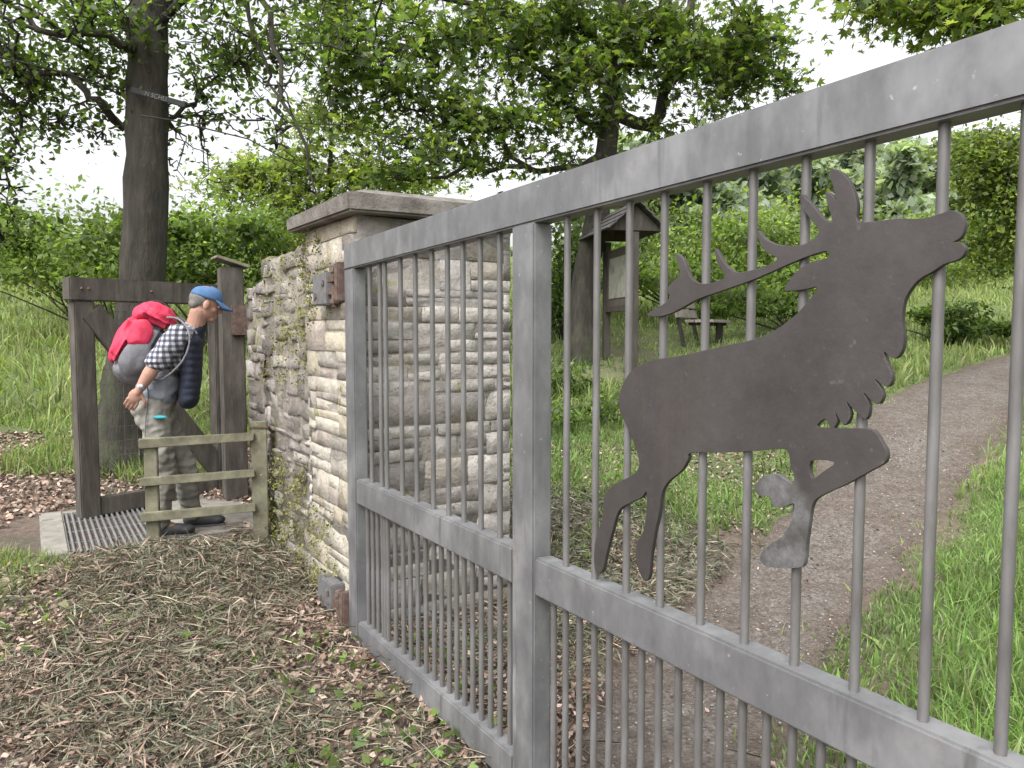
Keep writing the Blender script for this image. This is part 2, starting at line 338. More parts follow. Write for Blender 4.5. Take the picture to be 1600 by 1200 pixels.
bl1=[(at(60,50,7),(1.1,.9,.45),56,28),(at(130,80,7),(.7,.8,.4),28,26),(at(30,150,7.2),(.6,.7,.4),28,28),(at(20,250,7.2),(.22,.3,.4),15,26),(at(0,350,7.2),(.15,.3,.45),13,24),
 (at(330,25,7),(.8,.9,.35),36,26),(at(450,40,7),(.7,.8,.4),32,26),(at(180,15,7),(.8,.8,.35),32,26),(at(300,90,7.6),(.4,.5,.3),12,20),(at(440,180,6.5),(.22,.3,.4),10,14),(at(320,190,7.8),(.3,.3,.25),10,18),(at(150,-120,7.2),(2.0,1.6,.5),8,14),(at(120,200,7.1),(.35,.4,.2),12,20),(at(290,260,7.5),(.25,.3,.2),8,14),(at(380,110,7.3),(.4,.5,.4),12,18)]
tree('beech_tree','tall beech with dark mossy trunk and drooping leafy branches',tr,limbs,bl1,MD+DK,.066,1,11,.27,aspect=.6,wob=.025,dens=1.05)
sg=empty('tree_sign',at(243,160,6.86),'small dark tilted sign fixed to the beech trunk','sign')
pa=at(205,140,6.83); pb=at(290,164,6.81); brd=beam('board',pa,pb,.015,.05,M('dark_sign_paint',[(.012,.013,.012),(.025,.027,.025)],20,.8,0,.1)); adopt(brd,sg)
cu=bpy.data.curves.new('t','FONT'); cu.body='N SCHU'; cu.size=.055; cu.extrude=.001; to=bpy.data.objects.new('t',cu); link(to)
dg=bpy.context.evaluated_depsgraph_get(); me=bpy.data.meshes.new_from_object(to.evaluated_get(dg)); bpy.data.objects.remove(to)
fr,L=beamfr(pa,pb)
lt=bpy.data.objects.new('lettering',me); white=M('faded_lettering',[(.08,.08,.08),(.14,.14,.135)],30,.7,0,0); me.materials.clear(); me.materials.append(white); link(lt)
for v in me.vertices: v.co=fr@Vector((.13+v.co.x,-.012-v.co.z,-.018+v.co.y))
adopt(lt,sg)
cz=float(T(1.05,12)); 
tr=[(1.02,12,cz-.1,.32),(1.08,12,cz+.4,.23),J(915,440,12)+(.2,),J(935,330,12)+(.18,),J(948,230,12)+(.16,),J(955,150,12)+(.14,),J(965,20,12)+(.12,),(1.8,12,8.5,.06)]
limbs=[([J(948,240,12),J(900,262,11.6),J(830,268,11.4),J(740,262,11.2),J(650,280,11)],.06,.02),
 ([J(950,200,12),J(915,190,11.8),J(850,120,11.5),J(790,60,11.4)],.07,.03),
 ([J(955,170,12),J(1020,190,12.3),J(1050,100,12.5),J(1075,20,12.7),J(1090,-60,12.8)],.11,.06),
 ([J(955,140,12),J(880,60,11.8),J(760,10,11.5),J(640,-10,11.3),J(540,30,11)],.07,.02),
 ([J(1050,110,12.5),J(1110,90,12),J(1180,110,11.8),J(1225,130,11.6)],.05,.015),
 ([J(790,60,11.4),J(690,60,11.2),J(600,90,11),J(520,140,10.8)],.04,.012),
 ([J(830,268,11.4),J(770,210,11.2),J(690,190,11),J(600,150,10.8)],.035,.012)]
bl2=[(at(520,60,11),(.9,1.0,.8),42,22),(at(610,110,11),(1.1,1.1,.9),60,22),(at(730,60,11.5),(1.2,1.2,.9),76,22),(at(760,180,11.3),(1.1,1.0,.6),54,21),(at(880,50,12),(1.3,1.3,.9),86,22),
 (at(900,160,11.5),(.9,1.0,.6),46,21),(at(1010,80,12),(1.1,1.2,.9),76,22),(at(1110,60,12),(1.0,1.1,.8),60,22),(at(1160,130,11.8),(.8,.9,.45),36,20),(at(680,235,11),(1.2,.9,.35),38,19),(at(540,200,11),(.6,.7,.4),18,18),
 (at(1200,50,12),(.5,.8,.6),22,20),(at(800,-110,12),(3.6,1.6,.8),20,14),(at(1060,220,12),(.7,.8,.3),16,18),(at(870,240,11.5),(.7,.6,.2),14,16),(at(590,280,11),(.4,.5,.2),8,16),(at(980,20,11.5),(2.0,1.0,.5),30,22)]
tree('chestnut_tree','broad horse chestnut with leaning dark trunk and spreading crown',tr,limbs,bl2,MD+DK+YG[:2],.095,5,21,.34,aspect=.34,dens=1.1)
z0=float(T(-3.6,15)); tr=[(-3.6,15,z0-.1,.1),(-3.6,15,3,.08),(-3.5,15,4.6,.05),(-3.45,15,5.4,.02)]
bl3=[(at(480,310,15),(1.5,1,.6),44,24),(at(420,260,15),(1.0,1,.5),28,22),(at(560,280,15),(1.1,1,.6),38,24),(at(640,290,15),(1.0,1,.35),26,22),(at(470,200,15),(.7,1,.6),16,20),(at(350,290,15),(.8,1,.5),18,22),(at(430,360,15),(1.1,1,.5),36,26),(at(580,200,15),(.7,.8,.5),14,20)]
tree('young_maple_tree','light green young maple standing behind the stone wall',tr,[([(-3.5,15,4.3),J(560,260,15),J(640,280,15)],.03,.012),([(-3.5,15,4.),J(420,270,15),J(350,290,15)],.03,.012),([(-3.5,15,4.4),J(480,240,15),J(490,190,15)],.03,.01)],bl3,YG+MD[1:3],.12,3,31,.36,aspect=.5)
tr=[(11.,14,1.3,.25),(11,14,4,.22),(10.8,14,7,.12),(10.6,14,9,.04)]
bl4=[(at(1560,240,13),(1.1,1,.7),70,40),(at(1570,320,13),(1.0,1,.8),80,40),(at(1590,400,13),(1.0,1,.5),60,40),(at(1515,260,13),(.4,.6,.5),26,34),(at(1700,250,13),(1.5,1.2,2),50,26)]
tree('ivy_clad_tree','tall tree draped in yellow green hanging ivy foliage',tr,[([(11,14,4),(9.8,13.6,4.6),(8.9,13.3,4.2)],.06,.02)],bl4,YG+MD,.095,1,41,.28,aspect=.6)
tr=[(7.8,9.5,.6,.2),(7.8,9.5,3,.17),(7.4,9.4,5.5,.1),(7,9.3,7,.04)]
bl5=[(at(1390,20,9),(.5,.7,.3),22,16),(at(1480,30,9),(.7,.7,.4),50,18),(at(1560,30,9),(.6,.7,.4),40,18),(at(1500,-100,9),(1.5,1.2,.6),10,10),(at(1340,0,9),(.3,.4,.2),10,14)]
tree('overhanging_tree','tree with thin branch of leaves hanging above the path',tr,[([(7.6,9.5,4.5),J(1550,20,9),J(1450,15,9),J(1370,5,9)],.05,.012)],bl5,MD+YG,.095,5,51,.28,aspect=.35)
shrub('hazel_bush','bright green leafy hazel bush on the bank',at(180,380,14),(1.7,1.2,.95),9500,LT+MD,.12,61,22)
shrub('hazel_bush','tall light green leafy bush beside trunk',at(330,395,13),(1.3,1,.75),8500,LT+MD,.11,62,18)
shrub('hazel_bush','pale green bush at the meadow edge',at(110,405,17),(1.2,1.2,.7),5500,YG,.12,63)
shrub('elder_bush','dense green bush behind notice board',at(1080,410,17),(2.2,1.3,.85),9000,LT+MD,.13,64,22)
shrub('elder_bush','light green bush at clearing edge',at(1180,400,19),(1.8,1.3,.8),7500,LT+YG,.14,65,18)
shrub('elder_bush','rounded light green bush in the meadow',at(1330,400,24),(2.6,1.5,1.0),7500,LT+YG+MD,.16,75,18)
shrub('elder_bush','pale green bush near hanging foliage',at(1450,395,26),(2.4,1.5,1.1),7500,LT+MD,.16,76,18)
shrub('bramble_bush','low dark bramble bush in the meadow',at(1490,505,13.5),(.75,.5,.25),3500,DK+MD,.1,66)
shrub('bramble_bush','low green bramble beside the bench',at(1240,470,15),(1.1,.7,.35),5000,LT+MD,.1,67)
shrub('wall_shrub','green shrub growing behind the stone pier',at(880,440,14),(.7,.8,.9),5200,MD+DK,.11,68)
shrub('small_shrub','low leafy shrub under the notice board',at(900,650,8.5),(.45,.5,.2),1500,DK+MD,.07,69)
shrub('small_shrub','low leafy shrub near the bench',at(905,600,10),(.5,.5,.25),1700,MD+DK,.07,70)
def wood(px0,px1,Yd,ytop,n,pal,seed,sz,name,step=22,jt=20):
    rs=np.random.RandomState(seed); m=int((px1-px0)/step)+3; cs=[]
    for k in range(m):
        px=px0+(px1-px0)*k/(m-1)+rs.randn()*10; yy=Yd+rs.randn()*Yd*.1; t=at(px,ytop+rs.randn()*jt,yy); x=t.x; g=float(T(x,yy)); h=t.z-g
        for j in range(6): cs.append((x+rs.randn()*h*.14,yy+rs.randn(),g+h*(.08+.155*j+.05*rs.randn()),h*(.2-.004*j*j)))
    cs=np.array(cs); k=rs.randint(len(cs),size=n); d=unit(rs.randn(n,3)); P=cs[k][:,:3]+d*cs[k][:,3:4]*np.array([1,1,.9])*(.4+.75*rs.rand(n,1))
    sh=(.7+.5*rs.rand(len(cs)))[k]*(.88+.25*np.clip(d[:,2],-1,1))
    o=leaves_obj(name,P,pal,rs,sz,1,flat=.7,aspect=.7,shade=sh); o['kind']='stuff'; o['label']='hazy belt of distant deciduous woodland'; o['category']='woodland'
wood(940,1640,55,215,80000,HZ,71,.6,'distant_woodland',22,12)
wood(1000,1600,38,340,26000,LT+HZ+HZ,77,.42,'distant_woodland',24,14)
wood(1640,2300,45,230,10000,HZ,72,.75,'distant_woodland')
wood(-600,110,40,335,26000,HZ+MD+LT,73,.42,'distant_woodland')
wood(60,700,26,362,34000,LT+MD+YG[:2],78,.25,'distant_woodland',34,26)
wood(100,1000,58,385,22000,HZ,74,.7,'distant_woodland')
# ------------------------------------------------------------ grasses, litter
def rnd(n,x0,x1,y0,y1,rs): return rs.uniform(x0,x1,n),rs.uniform(y0,y1,n)
def add_grass(name,n,box,cond,h0,h1,w,pal,seed,lean=.5,label='grass',var=.25,hm=None,pathok=False):
    rs=np.random.RandomState(seed); x,y=rnd(n,*box,rs); m=cond(x,y)
    if not pathok: m=m&~onpath(x,y)
    x=x[m];y=y[m]
    h=rs.uniform(h0,h1,len(x))
    if hm is not None: h=h*hm(x,y)
    o=grass_obj(name,x,y,TG(x,y),h,w*(.6+.8*rs.rand(len(x))),pal,rs,lean,var=var); o['kind']='stuff'; o['label']=label; o['category']='grass'
GR=[(.125,.225,.048),(.17,.28,.068),(.095,.17,.038),(.21,.31,.1),(.22,.235,.12)]
MG=[(.21,.245,.085),(.27,.31,.12),(.16,.21,.06),(.34,.35,.18)]
ex=lambda y: np.interp(y,pr[:,1],pr[:,0])
ep=lambda y: np.interp(y,pl[:,1],pl[:,0])
def rightof(x,y): return x>ex(y)+.0+.11*sn(x,y,5,72)
edge=lambda x,y: np.clip(.2+(x-ex(y))*1.2,.2,1)*(.75+.4*sn(x,y,2.2,35))
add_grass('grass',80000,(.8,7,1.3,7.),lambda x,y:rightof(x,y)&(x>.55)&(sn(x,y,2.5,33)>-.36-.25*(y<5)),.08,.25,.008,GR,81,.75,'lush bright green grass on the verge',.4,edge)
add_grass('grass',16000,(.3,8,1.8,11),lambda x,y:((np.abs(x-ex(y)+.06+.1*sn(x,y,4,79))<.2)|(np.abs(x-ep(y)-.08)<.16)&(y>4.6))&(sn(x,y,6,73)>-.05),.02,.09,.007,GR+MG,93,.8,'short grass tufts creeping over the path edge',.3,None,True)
add_grass('broad_weeds',2600,(.9,6,1.6,7.),lambda x,y:rightof(x-.1,y)&(sn(x,y,3.5,36)>.15),.06,.16,.024,MD+GR,89,.9,'broad leaved weeds in the verge')
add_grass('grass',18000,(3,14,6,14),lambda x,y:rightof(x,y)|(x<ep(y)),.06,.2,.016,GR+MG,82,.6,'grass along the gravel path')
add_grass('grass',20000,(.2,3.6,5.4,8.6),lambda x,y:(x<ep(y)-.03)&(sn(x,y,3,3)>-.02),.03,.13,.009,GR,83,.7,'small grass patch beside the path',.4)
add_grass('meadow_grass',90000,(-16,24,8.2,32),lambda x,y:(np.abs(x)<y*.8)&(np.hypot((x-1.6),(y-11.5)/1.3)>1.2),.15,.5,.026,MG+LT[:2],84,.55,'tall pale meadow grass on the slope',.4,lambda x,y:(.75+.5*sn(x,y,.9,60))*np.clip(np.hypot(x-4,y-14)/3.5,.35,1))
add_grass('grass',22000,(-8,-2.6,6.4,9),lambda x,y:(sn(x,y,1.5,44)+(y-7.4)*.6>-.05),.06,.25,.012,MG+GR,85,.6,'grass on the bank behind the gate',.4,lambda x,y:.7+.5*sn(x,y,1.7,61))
add_grass('grass',11000,(-4.5,-2.2,3.4,4.9),lambda x,y:(x<-2.3-(4.75-y)*.35)&(y<4.6-(x+2.9)*.5),.04,.13,.007,GR+MG,86,.7,'short grass by the cattle grid')
add_grass('weeds',7500,(-3.5,.6,1.8,5.2),lambda x,y:(sn(x,y,4,55)>.32),.03,.1,.009,GR+DK,87,.9,'small green weeds among leaf litter')
add_grass('weeds',13000,(-.5,4,5,13),lambda x,y:(x<ep(y))&(sn(x,y,3,58)>-.05),.05,.2,.015,MD+GR,88,.8,'green weeds under the trees')
def litter(name,n,box,cond,size,pal,seed,aspect,label,lift=.012,flat=.22,palm=1,mat=None,hf=None):
    rs=np.random.RandomState(seed); x,y=rnd(n,*box,rs); m=cond(x,y); x=x[m];y=y[m]
    l=lift*(.3+1.6*rs.rand(len(x)))
    if hf is not None: l=l+hf(x,y)*rs.rand(len(x))
    P=np.stack([x,y,TG(x,y)+l+.01],-1)
    o=leaves_obj(name,P,pal,rs,size,palm,flat=flat,mat=mat or litterM,var=.45,aspect=aspect); o['kind']='stuff'; o['label']=label; o['category']='leaf litter'
BR_=[(.25,.165,.122),(.35,.25,.2),(.15,.1,.074),(.44,.34,.28),(.21,.13,.096),(.3,.23,.18),(.12,.088,.066)]
WT=[(.105,.115,.073),(.17,.172,.12),(.066,.071,.046),(.27,.248,.185),(.135,.145,.085)]
incl=lambda x,y:(np.hypot((x+2.75),(y-5.2))>.85)&((x<.4)|(y>2))
patch=lambda x,y:.6*sn(x,y,2.6,77)+.4*sn(x,y,7,78)
pile=lambda x,y:.16*np.exp(-((x+1.75)**2/.35+(y-4.3)**2/.16))+.07*np.exp(-((x+1.6)**2/.3+(y-3.2)**2/.3))+.05*np.exp(-((x+1.0)**2/.15+(y-2.6)**2/.1))
litter('fallen_leaves',70000,(-4.6,.9,1.6,5.4),lambda x,y:incl(x,y)&(patch(x,y)+.9*(np.random.RandomState(1).rand(len(x))-.45)>-.2)&(sn(x,y,5,401)>-.45)&~onpath(x,y),.033,BR_,91,.6,'brown fallen leaves',.018,.45)
litter('cut_weeds',52000,(-4.6,.9,1.6,5.2),lambda x,y:incl(x,y)&(patch(x,y)+.6*(np.random.RandomState(2).rand(len(x))-.45)<-.06)&~onpath(x,y),.075,WT,92,.07,'wilted grey green cut weeds',.03,.4,hf=pile)
litter('cut_brush',24000,(-2.6,-.7,2.3,4.9),lambda x,y:(pile(x,y)>.025),.095,WT+BR_[:2],99,.07,'heap of cut brush and twigs by the wall',.02,.5,hf=pile)
litter('green_sprigs',3600,(-4.2,.6,1.8,5.2),lambda x,y:incl(x,y)&(sn(x,y,3.3,66)>.12)&~onpath(x,y),.033,GR+MD,98,.4,'small green sprigs and seedlings',.03,.5,5,leafM)
litter('dry_stalks',8000,(-4.6,.9,1.6,5.2),lambda x,y:incl(x,y)&~onpath(x,y),.16,[(.44,.38,.29),(.34,.28,.2),(.17,.135,.1)],93,.02,'dry straw stalks and twigs',.04,.25,hf=pile)
litter('fallen_leaves',22000,(-8,-1.6,5.2,8.),lambda x,y:(np.hypot((x+2.75),(y-5.2))>1.),.045,BR_,94,.6,'brown fallen leaves under the beech',.012,.35)
litter('fallen_leaves',12000,(-.6,2.5,3.,7.5),lambda x,y:(sn(x,y,2,12)>-.3)&(x<ep(y)),.036,BR_+WT,95,.55,'scattered fallen leaves beside path',.012,.35)
litter('cut_weeds',18000,(-.3,2.2,3.6,6.2),lambda x,y:(sn(x,y,2.2,14)>-.05)&(x<ep(y)),.085,WT,96,.09,'wilted cut weeds beside path',.03,.35)
litter('fallen_leaves',4500,(-.2,5,1.8,8),lambda x,y:onpath(x,y)&(sn(x,y,2,15)>-.25),.024,BR_+WT,97,.5,'fallen leaves and debris on gravel')
rs=np.random.RandomState(3); n=30000; x,y=rnd(n,-.2,7,2,10,rs); m=onpath(x,y); x=x[m];y=y[m]; n=len(x)
ov=np.array([[1,0,0],[-1,0,0],[0,1,0],[0,-1,0],[0,0,1],[0,0,-1.]]); of=np.array([[0,2,4],[2,1,4],[1,3,4],[3,0,4],[2,0,5],[1,2,5],[3,1,5],[0,3,5]])
sz=rs.uniform(.003,.009,n); V=(np.stack([x,y,T(x,y)+MO(x,y)+.013],-1)[:,None,:]+ov[None]*sz[:,None,None]*(.6+.8*rs.rand(n,6,1))*np.array([1,1,.6])).reshape(-1,3)
o=mk('gravel_stones',V,[(np.arange(n)[:,None,None]*6+of[None]).reshape(-1,3)],litterM,cols=np.repeat(palette(n,[(.19,.175,.162),(.12,.108,.098),(.27,.255,.24),(.16,.138,.12)],rs),6,axis=0)); o['kind']='stuff'; o['label']='loose grey gravel stones'; o['category']='gravel'
# ------------------------------------------------------------ stone walls
class Acc:
    def __init__(s): s.V=[];s.F=[];s.C=[];s.n=0;s.T=[]
    def block(s,O,A,B,Nn,u0,u1,v0,v1,dep,pr,col,jit,rs,inset):
        j=lambda k:rs.uniform(-k,k)
        w=u1-u0;h=v1-v0; jj=min(jit,h*.22)
        q=[(u0,v0),(u0+w*rs.uniform(.35,.65),v0),(u1,v0),(u1,v0+h*rs.uniform(.3,.7)),(u1,v1),(u0+w*rs.uniform(.35,.65),v1),(u0,v1),(u0,v0+h*rs.uniform(.3,.7))]
        q=[(a+j(jj),b+j(jj*.8)) for a,b in q]; cu,cv=(u0+u1)/2,(v0+v1)/2; m=8; k=s.n; tilt=(j(inset*1.8)/max(w,.05),j(inset*1.8)/max(h,.04))
        for ins,d,lv in ((0,-dep,0),(0,pr-inset,1),(inset*.7,pr,2)):
            for (u,v) in q:
                L=math.hypot(u-cu,v-cv)+1e-6; uu=u-(u-cu)/L*ins; vv=v-(v-cv)/L*ins
                dd=d+(j(inset*.6)+tilt[0]*(u-cu)+tilt[1]*(v-cv) if lv==2 else 0); s.V.append(O+A*uu+B*vv+Nn*dd)
        s.V.append(O+A*(cu+j(w*.2))+B*(cv+j(h*.2))+Nn*(pr+rs.uniform(-.5,.6)*inset))
        for l in (0,1):
            for i in range(m): s.F.append((k+l*m+i,k+l*m+(i+1)%m,k+(l+1)*m+(i+1)%m,k+(l+1)*m+i))
        for i in range(m): s.T.append((k+2*m+i,k+2*m+(i+1)%m,k+3*m))
        s.C+=[col]*(3*m+1); s.n+=3*m+1
    def box(s,fr,a,b,col):
        k=s.n; s.V+=[np.array(fr@Vector((x,y,z))) for x in (a[0],b[0]) for y in (a[1],b[1]) for z in (a[2],b[2])]; s.C+=[col]*8; s.n+=8
        for q in ((0,1,3,2),(4,6,7,5),(0,4,5,1),(2,3,7,6),(0,2,6,4),(1,5,7,3)): s.F.append(tuple(k+i for i in q))
def wall(name,s0,s1,d0,d1,z0,z1,mat,pal,mortar,ch,bw,jit,proud,gap,seed,inset=.01,topstones=False,e=.006,split=.3,tint=None):
    rs=np.random.RandomState(seed); A=Acc()
    A.box(GF,(s0+e,d0+e,z0),(s1-e,d1-e,z1-.01),mortar)
    g=lambda s,d,z: np.array(GW(s,d,z)); S=np.array(-U); D=np.array(N); Z=np.array([0,0,1.])
    faces=[(g(s0,d0,z0),S,Z,-D,s1-s0),(g(s1,d0,z0),D,Z,S,d1-d0),(g(s0,d1,z0),S,Z,D,s1-s0),(g(s0,d0,z0),D,Z,-S,d1-d0)]
    for fi,(O,a,b_,n_,W) in enumerate(faces):
        cz=[z0]
        while cz[-1]<z1-ch[0]*.9: cz.append(min(z1,cz[-1]+rs.uniform(*ch)))
        cz[-1]=z1
        tn=np.array(tint[fi]) if tint else np.ones(3)
        for i in range(len(cz)-1):
            v0,v1=cz[i]-z0,cz[i+1]-z0; u=0
            while u<W-.01:
                w=rs.uniform(*bw); u2=min(W,u+w)
                if W-u2<bw[0]*.6: u2=W
                if v1-v0>.085 and rs.rand()<split: t=rs.uniform(.35,.65); subs=[(v0,v0+(v1-v0)*t),(v0+(v1-v0)*t,v1)]
                else: subs=[(v0,v1)]
                for (p,q) in subs:
                    c=np.array(pal[rs.randint(len(pal))])*rs.uniform(.78,1.2)*tn
                    A.block(O,a,b_,n_,u+gap*(u>0),u2-gap*(u2<W),p+gap*.8,q-gap*.8,.04,rs.uniform(*proud),tuple(c),jit,rs,inset)
                u=u2
    if topstones:
        O=g(s0,d0,z1-.02); u=0
        while u<s1-s0-.01:
            u2=min(s1-s0,u+rs.uniform(.12,.35)); v=0
            while v<d1-d0-.02:
                v2=min(d1-d0,v+rs.uniform(.15,.4)); A.block(O,S,D,Z,u,u2-.01,v,v2-.01,.03,rs.uniform(.01,.07),tuple(np.array(pal[rs.randint(len(pal))])*.9),jit,rs,inset*1.5); v=v2
            u=u2
    return mk(name,np.array(A.V),[np.array(A.F),np.array(A.T)],mat,cols=np.array(A.C))
PPAL=[(.46,.44,.41),(.38,.365,.345),(.51,.49,.455),(.33,.305,.29),(.44,.41,.355),(.54,.52,.49),(.42,.405,.39),(.36,.33,.315)]
pier=empty('stone_pier',GW(-.55,.5,0),'square coursed sandstone gate pier with overhanging coping stone','stone pier')
w=wall('masonry',-.94,-.16,.075,.93,-.15,2.06,stone,PPAL,(.3,.28,.25),(.06,.165),(.12,.45),.006,(-.002,.006),.0025,101,.004,tint=[(1.05,1.01,.92),(.97,.955,.95),(1,1,1),(1,.98,.95)],split=.35,e=.002); adopt(w,pier)
bm=bmesh.new(); addbox(bm,GF,(-1.04,-.0,2.062),(-.06,1.03,2.075+.07),.012,.006)
adopt(from_bm('coping_stone',bm,capstone),pier)
bm=bmesh.new()
bot=[(-1.02,.02),(-.08,.02),(-.08,1.01),(-1.02,1.01)]; top=[(-.93,.12),(-.17,.12),(-.17,.91),(-.93,.91)]
vb=[bm.verts.new(GW(s,d,2.147)) for s,d in bot]; vt=[bm.verts.new(GW(s,d,2.185+random.uniform(-.004,.004))) for s,d in top]
for i in range(4): bm.faces.new([vb[i],vb[(i+1)%4],vt[(i+1)%4],vt[i]])
bm.faces.new(vt); bm.faces.new(vb[::-1]); adopt(from_bm('coping_weathering',bm,capstone),pier)
RPAL=[(.28,.26,.24),(.2,.18,.165),(.34,.315,.29),(.38,.36,.33),(.24,.215,.195),(.42,.395,.37),(.29,.265,.25)]
w=wall('rubble_wall',-1.95,-.95,.10,.6,-.15,1.95,rubble,RPAL,(.25,.225,.195),(.06,.17),(.1,.32),.022,(-.008,.018),.004,102,.01,True,-.002,.5)
tag(w,'old mossy rubble stone wall of irregular weathered stones','stone wall')
w=wall('low_rubble_wall',-2.62,-1.96,.15,.6,-.1,1.83,rubble,RPAL,(.25,.225,.195),(.06,.15),(.1,.3),.022,(-.008,.018),.004,103,.01,True,-.002,.5)
tag(w,'lower end of rubble wall beside the wooden gate','stone wall')
rs=np.random.RandomState(44); P=[]
for k in range(110):
    if k<76: s=rs.uniform(-1.9,-.97); z=rs.choice([rs.uniform(0,.7),rs.uniform(1.2,1.95)]); c=np.array(GW(s,.085,z))
    else: c=np.array(GW(rs.uniform(-.93,-.5),.068,rs.choice([rs.uniform(0,.5),rs.uniform(1.6,2.)])))
    P.append(c+rs.randn(70,3)*np.array([.03,.03,.05]))
o=leaves_obj('wall_moss',np.concatenate(P),[(.16,.17,.035),(.11,.13,.03),(.22,.21,.05)],rs,.015,1,.8,litterM,aspect=.7); o['kind']='stuff'; o['label']='yellow green moss tufts on the wall'; o['category']='moss'
# ------------------------------------------------------------ steel gate
gate=empty('steel_gate',GW(0,0,0),'large galvanised steel barred gate with stag silhouette plate','gate')
SE=3.75
def part(name,a,b,mat=galv,bev=.006,fr=GF): return adopt(fbox(name,fr,a,b,mat,bev),gate)
TH=.118; ZM=.825; MH=.115; ZB=.15; BH=.11; SL=.0195
zt=lambda s: 1.913+SL*s
part('top_rail',(-.14,0,-TH),(SE,.07,0),fr=GF@Matrix.Translation((0,0,1.913))@Matrix.Rotation(-math.atan(SL),4,'Y'))
part('hinge_stile',(-.138,.001,.035),(-.02,.064,zt(-.1)-TH+.004))
part('middle_stile',(1.335,-.002,.035),(1.457,.066,zt(1.4)-TH+.002))
part('end_stile',(SE-.12,.001,.035),(SE,.064,zt(SE-.06)-TH+.002))
for (a,b) in ((-.02,1.335),(1.457,SE-.12)):
    part('middle_rail',(a,.001,ZM-MH),(b,.064,ZM)); part('bottom_rail',(a,.001,ZB-BH),(b,.064,ZB))
upL=[gtrace(p,560,.033)[0] for p in (603,627,650,676,700,724,751,781)]
upR=[gtrace(p,560,.033)[0] for p in (886,932,982,1036,1101,1172,1253,1350,1463,1590)]
s=upR[-1]
while s<SE-.3: s+=.128; upR.append(s)
def bar(s,z0,z1,r):
    V,F=tube([GW(s,.033,z0),GW(s,.033,(z0+z1)/2),GW(s,.033,z1)],r,14); o=mk('bar',V,[F],barm,smooth=True); adopt(o,gate)
for s in [.1,.215]+upL+upR: bar(s,ZM-.004,zt(s)-TH+.008,.0098)
def half(a,lo,hi):
    o=[]; a=sorted(a)
    o.append((lo+a[0])/2)
    for p,q in zip(a,a[1:]): o+= [p,(p+q)/2]
    o+=[a[-1]]
    if hi-a[-1]>.12: o.append((hi+a[-1])/2)
    return o
for s in half([.1,.215]+upL,-.02,1.335)+half(upR,1.457,SE-.12): bar(s,ZB-.004,ZM-MH+.004,.0098)
OUT=[(1338,345),(1360,347),(1400,342),(1440,342),(1470,334),(1485,329),(1500,335),(1506,350),(1502,368),(1492,376),(1485,379),(1498,379),(1507,388),(1503,400),(1492,407),(1475,412),(1455,425),(1440,433),(1425,447),(1412,470),(1408,500),(1411,528),(1408,548),(1397,560),(1380,549),(1387,572),(1393,590),(1385,604),(1364,590),(1376,608),(1378,622),(1368,631),(1346,610),(1357,632),(1352,655),(1334,640),(1321,626),(1328,648),(1318,664),(1303,640),(1307,658),(1299,670),(1289,654),(1275,667),(1300,669),(1330,670),(1362,672),(1376,690),(1384,706),(1382,722),(1360,735),(1320,757),(1285,773),(1269,787),(1263,820),(1259,850),(1256,880),(1245,887),(1210,887),(1190,880),(1189,865),(1205,850),(1222,838),(1233,822),(1240,800),(1240,786),(1222,793),(1207,789),(1202,776),(1185,773),(1179,760),(1193,745),(1212,741),(1230,752),(1241,756),(1240,742),(1235,728),(1233,712),(1224,701),(1180,704),(1130,707),(1079,707),(1074,718),(1064,735),(1046,750),(1034,768),(1029,800),(1021,838),(1016,872),(1013,902),(1005,906),(995,882),(994,852),(1005,830),(1010,800),(1010,768),(1002,777),(985,785),(966,798),(956,830),(946,868),(941,890),(931,896),(928,870),(932,836),(941,810),(943,782),(950,765),(970,752),(990,741),(999,724),(990,692),(979,665),(969,645),(967,620),(975,597),(990,577),(1020,563),(1060,557),(1130,541),(1180,530),(1213,515),(1240,495),(1260,474),(1278,449),(1255,452),(1228,454),(1229,445),(1245,424),(1267,410),(1293,403),(1293,392),(1270,397),(1230,413),(1180,435),(1130,453),(1090,467),(1055,486),(1030,494),(1011,491),(1034,477),(1047,466),(1042,452),(1052,439),(1062,430),(1060,414),(1054,397),(1067,405),(1074,425),(1083,439),(1100,444),(1124,438),(1133,430),(1121,410),(1117,389),(1133,414),(1151,426),(1180,421),(1205,412),(1214,403),(1199,395),(1188,381),(1184,361),(1195,374),(1216,383),(1245,384),(1265,378),(1279,364),(1274,351),(1261,335),(1251,318),(1252,304),(1261,313),(1273,326),(1286,342),(1300,348),(1297,332),(1292,315),(1290,300),(1300,306),(1306,314),(1302,292),(1297,275),(1299,264),(1318,273),(1331,294),(1338,320)]
HOLE=[(1266,720),(1304,722),(1285,738),(1268,748)]
def cat(P,k=3):
    P=np.array(P,float); n=len(P); out=[]
    for i in range(n):
        p0,p1,p2,p3=P[i-1],P[i],P[(i+1)%n],P[(i+2)%n]
        for f in np.arange(k)/k: out.append(.5*((2*p1)+(-p0+p2)*f+(2*p0-5*p1+4*p2-p3)*f*f+(-p0+3*p1-3*p2+p3)*f**3)*1.0)
    return out
cu=bpy.data.curves.new('c','CURVE'); cu.dimensions='2D'; cu.fill_mode='BOTH'; cu.extrude=.005; cu.bevel_depth=.0006; cu.bevel_resolution=1
for Pp in (cat(OUT),cat(HOLE)):
    sp=cu.splines.new('POLY'); sp.points.add(len(Pp)-1); sp.use_cyclic_u=True
    for q,pt in zip(Pp,sp.points):
        s,z=gtrace(q[0],q[1],.012); pt.co=(s,z,0,1)
co=bpy.data.objects.new('c',cu); link(co); dg=bpy.context.evaluated_depsgraph_get(); me=bpy.data.meshes.new_from_object(co.evaluated_get(dg)); bpy.data.objects.remove(co)
for v in me.vertices: v.co=GW(v.co.x,.018-v.co.z,v.co.y)
